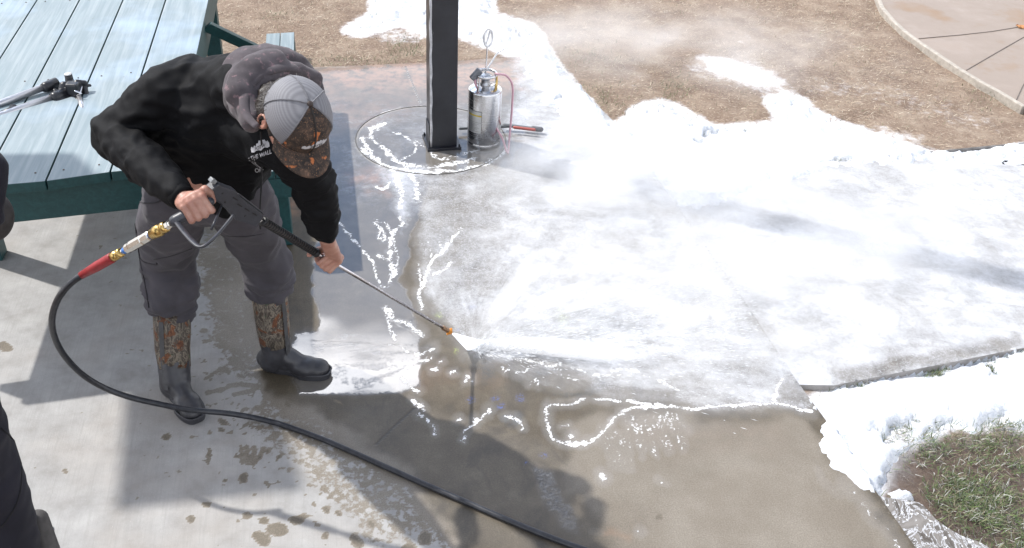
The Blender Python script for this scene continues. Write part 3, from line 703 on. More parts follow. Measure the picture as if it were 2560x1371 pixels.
q = N('foam'); P_ = q.pos(); n1 = q.noise(P_, 45, 6, .65, .4); n2 = q.noise(P_, 190, 4, .7)
M_FOAM = q.set(Base_Color=q.ramp(n1, [(.3, (.50, .54, .60)), (.6, (.70, .715, .74))]), Roughness=.75, Normal=q.bump(q.math('ADD', n1, q.math('MULTIPLY', n2, .5)), .7, .015), Specular_IOR_Level=.25)
q.b.inputs['Subsurface Weight'].default_value = 0.0
obj('foam', me, M_FOAM)
meta(bpy.data.objects['foam'], 'thick white detergent foam spread over the lawn edge and walkway', 'foam', kind='stuff')

# ---------------------------------------------------------------- grass
def blades(name, px_poly_density, count, cols, hl, hw, flat, seed, parent=None, rough=.8, zoff=0.0, shift=0):
    r = np.random.default_rng(seed); pts = []
    poly, ex = px_poly_density
    Pw = np.array([at(*p)[:2] for p in poly]); lo, hi = Pw.min(0), Pw.max(0); got = 0; XS = []; YS = []
    while got < count:
        x = r.uniform(lo[0], hi[0], count * 2); y = r.uniform(lo[1], hi[1], count * 2)
        k = (sdf_poly(x, y, Pw) < 0) & (sdf_poly(x, y, PP) > .0) & (sdf_poly(x, y, PW) > .0) & (sdf_poly(x, y, PT) > .025)
        k &= r.random(len(x)) < ex(x, y)
        XS.append(x[k]); YS.append(y[k]); got += k.sum()
    x = np.concatenate(XS)[:count]; y = np.concatenate(YS)[:count]; n = len(x)
    z = soil_z(x, y) + .003 + zoff
    a = r.uniform(0, 2 * np.pi, n); Ln = r.uniform(*hl, n); wd = r.uniform(*hw, n); el = r.uniform(*flat, n)
    dx, dy = np.cos(a), np.sin(a); nxv, nyv = -dy, dx; bend = r.uniform(-.5, .5, n)
    V_ = np.zeros((n, 6, 3)); 
    for k, t in enumerate((0, .5, 1.0)):
        cx = x + dx * Ln * t * np.cos(el) + nxv * bend * Ln * t * t * .5; cy = y + dy * Ln * t * np.cos(el) + nyv * bend * Ln * t * t * .5
        cz = z + Ln * np.sin(el) * (t - .35 * t * t) * 1.2
        w = wd * (1 - .75 * t) * .5
        V_[:, 2 * k] = np.stack([cx - nxv * w, cy - nyv * w, cz], 1); V_[:, 2 * k + 1] = np.stack([cx + nxv * w, cy + nyv * w, cz + w * .6], 1)
    idx = np.arange(n)[:, None] * 6
    F = np.concatenate([idx + [0, 1, 3, 2], idx + [2, 3, 5, 4]], 0)
    me = npmesh(name, V_.reshape(-1, 3), F)
    c = np.array(cols)[r.integers(0, len(cols), n)] * r.uniform(.55, 1.0, (n, 1)); c = np.concatenate([c, np.ones((n, 1))], 1)
    colattr(me, 'tint', np.repeat(c, 6, 0))
    q = N(name); t = q.n('ShaderNodeAttribute', attribute_name='tint')
    o = obj(name, me, q.set(Base_Color=t.outputs['Color'], Roughness=rough), parent); return o
LAWN_TOP = [(-1000, -300), (3600, -300), (3000, 500), (2560, 365), (2000, 420), (1650, 470), (1380, 150), (1150, 160), (500, 190), (-600, 260)]
def dens_top(x, y):
    px, py = projv(np.stack([x, y, 0 * x], 1)); s = soap_patch(px, py)
    return np.clip((.25 + 1.2 * sst(.35, .6, fbm(x * 2.5, y * 2.5, 3, 91))) * (1 - .8 * np.clip(s * 1.2, 0, 1)), 0, 1)
STRAW = [(.47, .385, .285), (.60, .50, .37), (.38, .275, .19), (.68, .60, .48), (.29, .21, .15), (.43, .31, .22)]
meta(blades('dry_grass', (LAWN_TOP, dens_top), 125000, STRAW, (.014, .046), (.0016, .0036), (.02, .5), 5), 'short dry straw coloured lawn grass beyond the pavement', 'grass', kind='stuff')
def dens_green(x, y):
    px, py = projv(np.stack([x, y, 0 * x], 1)); d = np.zeros_like(px) + .015
    for cx, cy, a, b, k in [(1010, 118, 50, 22, 1.), (850, 150, 170, 14, .45), (1500, 240, 70, 50, .4), (1690, 215, 50, 26, .6), (1480, 150, 60, 40, .3), (700, 35, 40, 10, .6), (1210, 158, 50, 10, .5), (2470, 225, 60, 30, .35), (1650, 455, 24, 10, .8), (2110, 396, 60, 10, 1.), (1580, 322, 20, 8, .7), (1780, 345, 30, 8, .8), (1860, 330, 26, 6, .6), (2010, 360, 20, 6, .5), (1500, 425, 20, 5, .5), (2300, 395, 30, 5, .5)]:
        d = np.maximum(d, k * np.exp(-((px - cx) / a) ** 2 - ((py - cy) / b) ** 2))
    return d * sst(.3, .6, fbm(x * 8, y * 8, 3, 92) + .12)
GREEN = [(.075, .115, .045), (.11, .15, .06), (.15, .18, .085), (.06, .09, .035), (.24, .22, .13)]
meta(blades('grass', (LAWN_TOP, dens_green), 6500, GREEN, (.015, .045), (.002, .004), (.4, 1.3), 6, zoff=.012), 'sparse green grass shoots in the dry lawn and foam', 'grass', kind='stuff')
LAWN_LOW = [(2000, 1020), (2085, 955), (2700, 820), (3000, 1600), (2400, 1700), (2250, 1371), (2060, 1100)]
def dens_low(x, y):
    px, py = projv(np.stack([x, y, 0 * x], 1)); d = np.zeros_like(px) + .03
    for cx, cy, a, b, k in [(2350, 920, 26, 14, .7), (2480, 925, 34, 26, 1.), (2540, 886, 20, 10, .8), (2170, 965, 34, 16, .5), (2150, 1022, 26, 16, .45), (2260, 1062, 60, 34, .6), (2330, 1110, 70, 40, .9), (2480, 1150, 120, 50, .55), (2460, 1160, 60, 40, .8), (2400, 1230, 70, 50, .8), (2520, 1090, 60, 40, .9), (2480, 1290, 110, 70, .95), (2540, 1371, 80, 60, .9), (2380, 985, 30, 14, .4), (2440, 1010, 30, 12, .4), (2420, 1371, 40, 40, .6)]:
        d = np.maximum(d, k * np.exp(-((px - cx) / a) ** 2 - ((py - cy) / b) ** 2))
    return d * (.35 + sst(.42, .58, fbm(x * 7, y * 7, 3, 96)))
meta(blades('grass_clump', (LAWN_LOW, dens_low), 8500, GREEN + [(.09, .15, .04), (.12, .19, .05), (.30, .26, .18), (.50, .50, .46)], (.015, .045), (.0015, .0032), (.15, 1.2), 8, zoff=.006), 'green grass and muddy turf at the foam edge beside the pavement corner', 'grass', kind='stuff')
# run-off water lying between the slab corner and the turf
WPX = [(2196, 1238), (2240, 1246), (2300, 1256), (2345, 1300), (2400, 1335), (2470, 1365), (2540, 1430), (2330, 1440), (2265, 1345), (2215, 1275)]
bm = bmesh.new(); W2 = spline2(WPX + [WPX[0]], 5)[:-1]; prism(bm, [at(x, y, 0.0) + np.array([0, 0, -.004]) for x, y in W2], (0, 0, -.03))
q = N('runoff_water'); P_ = q.pos(); sw_ = q.noise(q.mapv(P_, (1, .5, 1), (0, 0, .6)), 11, 6, .6, 3.0); rg = q.math('SUBTRACT', 1, q.math('MULTIPLY', q.math('ABSOLUTE', q.math('SUBTRACT', sw_, .5)), 14))
c = q.mix(q.math('MULTIPLY', q.smooth(rg, .55, 1.0), .55), q.ramp(sw_, [(.35, (.07, .06, .05)), (.65, (.20, .185, .17))]), (.70, .72, .76)); c = q.mix(q.smooth(q.noise(P_, 60, 4, .6), .62, .68), c, (.8, .82, .84))
obj('water', bm, q.set(Base_Color=c, Roughness=.06, Normal=q.bump(sw_, .2, .006)), smooth=False)['kind'] = 'structure'

# ================================================================ PICNIC TABLE
PD = Vector((-.205, .979, 0)).normalized()        # along the planks, away from the camera
def wood(name, c0, c1, worn=False):
    q = N(name); P = q.pos(); r = math.atan2(PD.x, PD.y)
    g = q.noise(q.mapv(q.mapv(P, (1, 1, 1), (0, 0, r)), (46, 2.0, 46)), 1, 6, .65, .6); m = q.noise(P, 5, 5, .6)
    c = q.mix(q.smooth(g, .35, .75), c0, c1); c = q.mix(q.math('MULTIPLY', q.smooth(m, .5, .75), .35), c, tuple(min(1, v * 1.25) for v in c0))
    if worn:
        c = q.mix(q.math('MULTIPLY', q.smooth(q.noise(P, 2.1, 4, .5), .5, .68), .45), c, (.33, .43, .56))
        sp = q.noise(P, 55, 2, .5); c = q.mix(q.math('MULTIPLY', q.smooth(sp, .74, .78), .7), c, (.12, .12, .11))
        for (x, y, r0) in ((236, 375, .045), (224, 395, .03), (216, 318, .022), (243, 300, .022), (205, 322, .016), (188, 372, .012), (50, 350, .02)):
            w = at(x, y, .70); vd = q.n('ShaderNodeVectorMath', operation='DISTANCE'); q.l(q.mapv(P, (1.6, .8, 1)), vd.inputs[0]); vd.inputs[1].default_value = (w[0] * 1.6, w[1] * .8, .70)
            d = q.math('ADD', vd.outputs['Value'], q.math('MULTIPLY', q.math('SUBTRACT', q.noise(q.mapv(P, (60, 14, 1)), 1, 4, .7), .5), r0 * 2.2))
            c = q.mix(q.math('MULTIPLY', q.smooth(d, r0, r0 * .8), .9), c, (.52, .42, .27))
    return q.set(Base_Color=c, Roughness=.6 if worn else .5, Normal=q.bump(g, .35, .003))
M_TOP = wood('aqua_paint', (.170, .218, .238), (.262, .305, .322), True); M_GRN = wood('green_paint', (.006, .042, .045), (.012, .064, .066)); M_RAW = simple('gap_wood', (.30, .25, .2), .85, scale=40)
seamf = [(-377, 495), (-213, 481), (-50, 467), (114, 453), (275, 430), (432, 415)]
tb = empty('picnic_table', tuple(at(150, 600, 0)), 'green picnic table with pale aqua plank top, a folded tripod lying on it', 'picnic table')
ends = [Vector(at(x, y, .76)) for x, y in seamf]
for i in range(5):
    a, b = ends[i].copy(), ends[i + 1].copy(); w = (b - a)
    a = a + w * .013; b = b - w * .013
    b1 = bmesh.new(); jit = .004 * math.sin(i * 2.7)
    prism(b1, [a, b, b + PD * 3.3, a + PD * 3.3], (0, 0, -.042), .0035)
    o = obj('plank', b1, [M_TOP, M_GRN], tb, smooth=False)
    for p in o.data.polygons: p.material_index = 0 if p.normal.z > .5 else 1
fd = (ends[-1] - ends[0]).normalized()
b1 = bmesh.new()
f0 = ends[0] + Vector((0, 0, -.1145)); f1 = ends[-1] + fd * .03 + Vector((0, 0, -.1145))
nf = Vector((-fd.y, fd.x, 0))
box(b1, (f0 + f1) / 2 + nf * .045, (fd, nf, AX[2]), ((f1 - f0).length, .04, .143), .003)
obj('apron', b1, M_GRN, tb, smooth=False)
b1 = bmesh.new(); box(b1, (f0 + f1) / 2 + nf * .045 + PD * 3.05, (fd, nf, AX[2]), ((f1 - f0).length, .04, .143), .003); obj('apron', b1, M_GRN, tb, smooth=False)
sd = PD; sx_ = Vector((PD.y, -PD.x, 0))
b1 = bmesh.new(); rr = ends[-1] - fd * .03 + PD * 1.6; box(b1, rr + Vector((0, 0, -.1145)), (PD, sx_, AX[2]), (2.9, .04, .14), .003); obj('side_rail', b1, M_GRN, tb, smooth=False)
# bench on the right
b0, b3 = Vector(at(640, 432, .45)), Vector(at(733, 424, .45)); bw = (b3 - b0)
for k in range(2):
    a = b0 + bw * (k * .5 + .01); b = b0 + bw * (k * .5 + .49); b1 = bmesh.new()
    prism(b1, [a, b, b + PD * 1.69, a + PD * 1.69], (0, 0, -.04), .003)
    o = obj('seat', b1, [M_TOP, M_GRN], tb, smooth=False)
    for p in o.data.polygons: p.material_index = 0 if p.normal.z > .5 else 1
b1 = bmesh.new(); box(b1, (b0 + b3) / 2 + PD * .022 + Vector((0, 0, -.093)), (bw.normalized(), PD, AX[2]), (bw.length * 1.0, .04, .10), .003); obj('seat_beam', b1, M_GRN, tb, smooth=False)
b1 = bmesh.new(); box(b1, (b0 + b3) / 2 + PD * 1.64 + Vector((0, 0, -.093)), (bw.normalized(), PD, AX[2]), (bw.length * 1.0, .04, .10), .003); obj('seat_beam', b1, M_GRN, tb, smooth=False)
# cross brace + legs
for s in (.62, 1.60):
    c0 = ends[-1] + PD * s + Vector((-.15, 0, 0)); c0.z = .37; c1 = b3 + PD * s; c1.z = .37
    b1 = bmesh.new(); dd_ = (c1 - c0).normalized(); box(b1, (c0 + c1) / 2, (dd_, PD, AX[2]), ((c1 - c0).length, .04, .12), .003); obj('brace', b1, M_GRN, tb, smooth=False)
for s in (.75, 2.7):
    for e in (ends[-1] - fd * .10, ends[0] + fd * .12):
        b1 = bmesh.new(); p0 = e + PD * s; box(b1, Vector((p0.x, p0.y, .325)), (PD, sx_, AX[2]), (.09, .09, .65), .004); obj('leg', b1, M_GRN, tb, smooth=False)
for s in (.12, 1.5):
    p0 = b0 + bw * .5 + PD * s; b1 = bmesh.new(); box(b1, Vector((p0.x, p0.y, .155)), (PD, sx_, AX[2]), (.09, .09, .30), .004); obj('leg', b1, M_GRN, tb, smooth=False)
p0 = ends[-1] + PD * 1.62 + Vector((0, 0, -.05)); p1 = b0 + PD * 1.66 + Vector((0, 0, -.12)); b1 = bmesh.new(); d_ = (p1 - p0).normalized(); box(b1, (p0 + p1) / 2, (d_, PD, d_.cross(PD)), ((p1 - p0).length, .04, .09), .003); obj('brace', b1, M_GRN, tb, smooth=False)
# screw heads
M_SCR = simple('rust_screw', (.12, .10, .09), .6, .6)
for i in range(5):
    for s in (.07, .95, 2.0):
        for t in (.22, .78):
            p = ends[i].lerp(ends[i + 1], t) + PD * s; b1 = bmesh.new(); capsule(b1, p + Vector((0, 0, -.002)), p + Vector((0, 0, .0004)), .004, .004, 8, 2)
            obj('screw', b1, M_SCR, tb)

# ================================================================ POST
q = N('black_steel'); P_ = q.pos(); sc1 = q.noise(q.mapv(P_, (90, 90, 14)), 1, 4, .7, .5)
M_BLK = q.set(Base_Color=q.mix(q.smooth(sc1, .70, .74), q.ramp(q.noise(P_, 7, 5, .6), [(.35, (.007, .0075, .011)), (.7, (.017, .018, .024))]), (.16, .16, .17)), Roughness=q.ramp(q.noise(P_, 9, 4), [(.35, .28), (.7, .5)]), Normal=q.bump(q.noise(P_, 18, 4), .12, .004)); M_GLINT = simple('glint_pale', (.55, .55, .57), .35, .0, .3, 30)  # the edge material's pale tone paints a sunlit highlight
pc = (Vector(at(1073, 375)) + Vector(at(1143, 372))) / 2; px_ = (Vector(at(1143, 372)) - Vector(at(1073, 375))).normalized(); py_ = Vector((-px_.y, px_.x, 0)); pc = pc + py_ * .076
r12 = Matrix.Rotation(math.radians(3.5), 3, 'Z'); px_ = r12 @ px_; py_ = r12 @ py_
po = empty('post', tuple(pc), 'square black steel shelter post standing on the round concrete footing', 'post')
b1 = bmesh.new(); box(b1, pc + Vector((0, 0, 2.6)), (px_, py_, AX[2]), (.150, .150, 5.2), .006)
obj('shaft', b1, M_BLK, po, smooth=False)
b1 = bmesh.new(); box(b1, pc + Vector((0, 0, .008)), (px_, py_, AX[2]), (.195, .195, .016), .002)
obj('base_plate', b1, M_BLK, po, smooth=False)
b1 = bmesh.new()   # pale wavy bead painting the sunlit highlight on the left corner
wp = []
for i in range(60):
    z = .02 + i * .055; wp.append(pc - px_ * (.0735 + .0018 * math.sin(i * 2.1)) - py_ * (.0735 + .002 * math.sin(i * 1.3)) + Vector((0, 0, z)))
ring_sweep(b1, wp, [.0055 + .0028 * abs(math.sin(i * .9)) for i in range(60)], 6); obj('corner_glint', b1, M_GLINT, po)
b1 = bmesh.new(); box(b1, pc - px_ * .0795 + Vector((0, 0, .07)), (px_, py_, AX[2]), (.006, .11, .14), .001); obj('bracket', b1, M_BLK, po, smooth=False)
for i in (-1, 1):
    for j in (-1, 1):
        b1 = bmesh.new(); c_ = pc + px_ * .086 * i + py_ * .086 * j; ring_sweep(b1, [c_ + Vector((0, 0, .016)), c_ + Vector((0, 0, .024))], .007, 6); ring_sweep(b1, [c_ + Vector((0, 0, .02)), c_ + Vector((0, 0, .032))], .004, 8); obj('bolt', b1, M_BLK, po, smooth=False)
# the footing's cast ring
b1 = bmesh.new(); ring_sweep(b1, [PADC + Vector((PADR * math.cos(a), PADR * math.sin(a), -.001)) for a in [2 * math.pi * k / 96 for k in range(96)]], .0022, 6, closed=True)
obj('pavement_joint', b1, simple('joint', (.10, .095, .085), .9))['kind'] = 'structure'

# ================================================================ SPRAYER
q = N('stainless'); P_ = q.pos(); n = q.noise(q.mapv(P_, (6, 6, 160)), 1, 3, .6)
M_SS = q.set(Base_Color=(.62, .62, .63), Metallic=1.0, Roughness=q.ramp(n, [(.3, .16), (.7, .30)]))
M_CHR = simple('chrome', (.7, .7, .72), .14, 1, .05, 20, 0); M_BRASS = simple('brass', (.55, .38, .14), .28, 1, .2, 60, .05)
sc = Vector(at(1209, 357)); R_ = .096
sp = empty('pump_sprayer', tuple(sc), 'stainless steel pump sprayer with pink hose standing beside the black post', 'sprayer')
def lathe(bm, c, prof, seg=40, ax=AX):
    rings = []
    for r, z in prof: rings.append([bm.verts.new(Vector(c) + ax[0] * r * math.cos(2 * math.pi * k / seg) + ax[1] * r * math.sin(2 * math.pi * k / seg) + ax[2] * z) for k in range(seg)])
    for a, b in zip(rings[:-1], rings[1:]):
        for k in range(seg): bm.faces.new((a[k], a[(k + 1) % seg], b[(k + 1) % seg], b[k]))
    bm.faces.new(list(reversed(rings[0]))); bm.faces.new(rings[-1])
b1 = bmesh.new(); lathe(b1, sc, [(R_ * .96, .002), (R_ * 1.0, .006), (R_, .022), (R_ * .985, .026), (R_ * .985, .03), (R_, .034), (R_, .325), (R_ * .995, .333), (R_ * .97, .338), (R_ * .93, .340), (R_ * .6, .352), (.03, .358), (.028, .36)])
obj('tank', b1, M_SS, sp)
b1 = bmesh.new(); lathe(b1, sc, [(.030, .352), (.030, .37), (.024, .375), (.024, .395), (.034, .40), (.036, .415), (.030, .42), (.012, .425)]); obj('neck', b1, simple('neck_steel', (.35, .36, .38), .3, .9), sp)
b1 = bmesh.new(); ring_sweep(b1, [sc + Vector((.062 * math.cos(a), .062 * math.sin(a), .425)) for a in [2 * math.pi * k / 40 for k in range(40)]], .0055, 8, closed=True, sy=1.6, sx=1); obj('collar_ring', b1, M_SS, sp)
for a in (.6, 2.4, 4.2):
    b1 = bmesh.new(); capsule(b1, sc + Vector((.062 * math.cos(a), .062 * math.sin(a), .425)), sc + Vector((.07 * math.cos(a), .07 * math.sin(a), .345)), .005, .005, 8); obj('bracket', b1, M_SS, sp)
b1 = bmesh.new(); box(b1, sc + Vector((-.052, -.03, .43)), (Vector((.6, .2, .7)).normalized(), Vector((-.3, .95, 0)).normalized(), Vector((.6, .2, .7)).normalized().cross(Vector((-.3, .95, 0)).normalized())), (.07, .028, .04), .008); obj('latch', b1, simple('grey_plastic', (.16, .17, .19), .4), sp)
b1 = bmesh.new(); capsule(b1, sc + Vector((.0, 0, .40)), sc + Vector((.004, 0, .585)), .0035, .0035, 10); obj('pump_rod', b1, M_CHR, sp)
b1 = bmesh.new(); hc = sc + Vector((.008, 0, .635)); loop = [hc + Vector((.022 * math.cos(a), .006 * math.sin(a) + .01 * math.cos(a), .048 * math.sin(a))) for a in [2 * math.pi * k / 28 for k in range(28)]]
ring_sweep(b1, loop, .0065, 8, closed=True); capsule(b1, hc + Vector((-.012, 0, -.04)), hc + Vector((.012, 0, .045)), .006, .006, 8); obj('pump_handle', b1, simple('white_plastic', (.75, .75, .76), .3), sp)
b1 = bmesh.new(); chain(b1, [(sc + Vector((-.02, .02, .40)), .005), (sc + Vector((.062, .05, .535)), .005), (sc + Vector((.105, .06, .56)), .0035)], 8); obj('spray_tube', b1, simple('tube', (.72, .74, .76), .25, .4), sp)
b1 = bmesh.new(); chain(b1, [(sc + Vector((.06, -.03, .345)), .009), (sc + Vector((.062, -.032, .372)), .008), (sc + Vector((.064, -.02, .40)), .006), (sc + Vector((.06, .0, .43)), .005)], 10); obj('valve', b1, M_BRASS, sp)
# label
b1 = bmesh.new(); an = math.radians(-112)
def lab(bm, a0, a1, z0, z1, r, k=14):
    vs = [[bm.verts.new(sc + Vector((r * math.cos(a0 + (a1 - a0) * i / k), r * math.sin(a0 + (a1 - a0) * i / k), z))) for i in range(k + 1)] for z in (z0, z1)]
    for i in range(k): bm.faces.new((vs[0][i], vs[0][i + 1], vs[1][i + 1], vs[1][i]))
la0, la1 = math.radians(-150), math.radians(-97)
lab(b1, la0, la1, .10, .235, R_ + .0006); lo = obj('label', b1, simple('label_film', (.50, .51, .52), .35, .7, .1), sp)
b1 = bmesh.new(); lab(b1, la0, la1, .204, .213, R_ + .0012); obj('label_band', b1, simple('yellow_band', (.55, .42, .04), .5), lo)
b1 = bmesh.new()
for z in (.10, .235, .168): lab(b1, la0, la1, z - .0007, z + .0007, R_ + .0014)
for a in (la0, la1): lab(b1, a - .008, a + .008, .10, .235, R_ + .0013, 2)
for i in range(7):
    lab(b1, la0 + .12, la1 - .12 - .15 * ((i * 5) % 3), .113 + i * .0075 - .0006, .113 + i * .0075 + .0006, R_ + .0015, 8)
obj('label_lines', b1, simple('ink', (.04, .04, .04), .6), lo)
# hose
M_PINK = simple('pink_hose', (.62, .36, .42), .3, 0, .12, 40, .05)
hp = [sc + Vector((-.05, -.02, .41)), sc + Vector((-.052, -.055, .385)), V(1208, 250, .27), V(1232, 305, .16), V(1255, 345, .07), V(1267, 380, .012), V(1271, 375, .014), V(1275, 330, .09), V(1280, 270, .22), V(1281, 215, .36), V(1266, 190, .42), V(1245, 186, .44), sc + Vector((.055, .0, .43))]
b1 = bmesh.new(); ring_sweep(b1, catmull(hp, 8), .0062, 10); obj('hose', b1, M_PINK, sp)
# spray wand lying behind
wd = empty('spray_wand', tuple(at(1300, 320)), 'grey and red sprayer wand lying on the wet slab behind the steel sprayer', 'spray wand')
a, b, c, d = V(1150, 322, .03), V(1285, 316, .03), V(1332, 322, .03), V(1352, 324, .03)
b1 = bmesh.new(); capsule(b1, a, b, .008, .008, 10); obj('tube', b1, simple('wand_grey', (.10, .11, .12), .5), wd)
b1 = bmesh.new(); capsule(b1, V(1262, 313, .035), c, .014, .014, 12, sy=.7); obj('grip', b1, simple('wand_grip', (.12, .13, .14), .5), wd)
b1 = bmesh.new(); capsule(b1, V(1286, 319, .042), V(1336, 325, .042), .009, .009, 10); obj('lever', b1, simple('wand_red', (.42, .09, .07), .5), wd)
b1 = bmesh.new(); capsule(b1, c, d, .016, .016, 12); obj('end_cap', b1, simple('wand_end', (.11, .11, .12), .5), wd)

# ================================================================ TRIPOD on the table
M_ALU = simple('aluminium', (.5, .5, .52), .35, .8, .05, 30, .02); M_PL = simple('black_plastic', (.015, .016, .02), .35, 0, .3, 40, .1)
tz = .70
tr = empty('tripod', tuple(at(100, 260, tz)), 'folded camera tripod with silver legs and black head lying on the aqua table', 'tripod')
for (p0, p1, r, h0, h1) in [((-260, 355), (128, 212), .0150, .045, .085), ((-260, 380), (150, 238), .0160, .03, .065), ((-260, 408), (160, 250), .0165, .016, .045)]:
    b1 = bmesh.new(); ring_sweep(b1, [V(*p0, tz + h0), V(*p1, tz + h1)], r, 16); lg = obj('leg', b1, M_ALU, tr)
    c0 = V(p1[0] - 22, p1[1] + 9, tz + h1); c1 = V(p1[0] + 14, p1[1] - 4, tz + h1)
    b1 = bmesh.new(); ring_sweep(b1, [c0, c0.lerp(c1, .2), c1], [r * 1.15, r * 1.5, r * 1.7], 14); obj('joint', b1, M_PL, lg)
b1 = bmesh.new(); d0 = V(30, 279, tz + .052); d1 = V(2, 289, tz + .05); ring_sweep(b1, [V(35, 270, tz + .054), d0, d1], [.018, .02, .017], 14); obj('clamp', b1, M_PL, tr)
b1 = bmesh.new(); K = lambda x, y, h: V(x, y, tz + h)
capsule(b1, K(145, 240, .06), K(192, 222, .075), .024, .026); capsule(b1, K(160, 215, .09), K(150, 245, .05), .02, .018); box(b1, K(185, 225, .08), AX, (.055, .05, .07), .01); capsule(b1, K(138, 228, .07), K(130, 243, .05), .012, .01)
capsule(b1, K(172, 200, .10), K(178, 215, .08), .016, .018); capsule(b1, K(192, 205, .11), K(212, 208, .10), .011, .012); capsule(b1, K(210, 206, .10), K(217, 240, .05), .010, .012); capsule(b1, K(214, 214, .09), K(225, 214, .085), .006, .007); capsule(b1, K(216, 240, .05), K(226, 240, .05), .006, .007); capsule(b1, K(185, 238, .05), K(195, 252, .05), .016, .013)
obj('head', fuse(b1, .003, 3), M_PL, tr)
b1 = bmesh.new(); cdir = (K(170, 186, .125) - K(176, 207, .085)).normalized(); ring_sweep(b1, [K(176, 207, .085), K(170, 186, .125)], [.017, .0165], 20); obj('column_cap', b1, M_PL, tr)
b1 = bmesh.new(); ring_sweep(b1, [K(170, 186, .1255), K(170, 186, .1255) + cdir * .002], .0155, 20); obj('cap_disc', b1, simple('cap_grey', (.55, .56, .57), .3), tr)
b1 = bmesh.new(); capsule(b1, K(205, 216, .09), K(199, 236, .07), .004, .004, 8); capsule(b1, K(188, 228, .095), K(203, 234, .085), .0035, .0035, 8); obj('lever', b1, M_CHR, tr)
b1 = bmesh.new(); ring_sweep(b1, [K(197, 240, .07), K(203, 262, .055), K(211, 284, .045)], [.0095, .011, .012], 18); obj('pan_handle', b1, simple('handle_silver', (.45, .45, .46), .3, .7), tr)
b1 = bmesh.new(); ring_sweep(b1, [K(210.5, 283, .0452), K(211.5, 287, .043)], [.0125, .0115], 18); obj('handle_tip', b1, M_PL, tr)
# ================================================================ PEOPLE: shared bits
def nz3(c, s, seed=0.0):
    return np.array([mnoise.noise(Vector((p[0] * s[0] + seed, p[1] * s[1] + seed, p[2] * s[2] + seed))) for p in c])
def wrinkle(me, amp, s1, s2=None, amp2=0.0, seed=3.1, weight=None):
    def fn(c, n):
        a = nz3(c, s1, seed); a = (1 - np.abs(a) * 2.2) * amp
        if s2 is not None: a = a + nz3(c, s2, seed + 9) * amp2
        if weight is not None: a = a * weight(c)
        return c + n * a[:, None]
    displace(me, fn)
def cloth(name, c, rough=.9, var=.2, scale=9, weave=900, sheen=.0, spec=.2, spots=None):
    q = N(name); P = q.pos(); f = q.noise(P, scale, 5, .6); w = q.noise(P, weave, 2, .5)
    col = q.ramp(f, [(.3, tuple(v * (1 - var) for v in c)), (.7, tuple(v * (1 + var) for v in c))])
    if spots: col = q.mix(q.math('MULTIPLY', q.smooth(q.noise(P, spots[0], 5, .65), spots[1], spots[2]), spots[3]), col, spots[4])
    m = q.set(Base_Color=col, Roughness=rough, Specular_IOR_Level=spec, Normal=q.bump(q.math('ADD', w, q.noise(P, 60, 4, .6)), .25, .002))
    q.b.inputs['Sheen Weight'].default_value = sheen; q.b.inputs['Sheen Roughness'].default_value = .45
    return m
def mat_camo(name, scale=1.0, dark=.02):
    q = N(name); P = q.pos(); v = q.mapv(P, (1, 1, .45)); a = q.noise(v, 26 * scale, 5, .7, 1.5); b = q.noise(P, 10 * scale, 5, .6, 2.5); c_ = q.noise(q.mapv(P, (1, 1, .5), (0.5, .3, 0)), 60 * scale, 4, .7, 1.0)
    col = q.ramp(a, [(.32, (dark, dark * .8, dark * .6)), (.46, (.06, .045, .035)), (.52, (.20, .17, .13)), (.56, (.03, .025, .02)), (.66, (.12, .095, .075)), (.72, (.24, .205, .165))])
    col = q.mix(q.smooth(b, .56, .60), col, q.ramp(c_, [(.35, (.045, .017, .008)), (.55, (.13, .046, .018)), (.7, (.24, .12, .06))]))
    col = q.mix(q.smooth(q.noise(P, 11 * scale, 3, .5, 2), .66, .72), col, (.03, .06, .025))
    return q.set(Base_Color=col, Roughness=.75, Normal=q.bump(c_, .3, .002))
q = N('skin'); P_ = q.pos(); f = q.noise(P_, 35, 5, .6); g_ = q.noise(P_, 240, 3, .6)
M_SKIN = q.set(Base_Color=q.ramp(f, [(.3, (.30, .135, .10)), (.55, (.38, .20, .15)), (.75, (.44, .27, .21))]), Roughness=.48, Normal=q.bump(q.math('ADD', g_, f), .25, .0015))
q.b.inputs['Subsurface Weight'].default_value = .08; q.b.inputs['Subsurface Radius'].default_value = (.01, .004, .002)

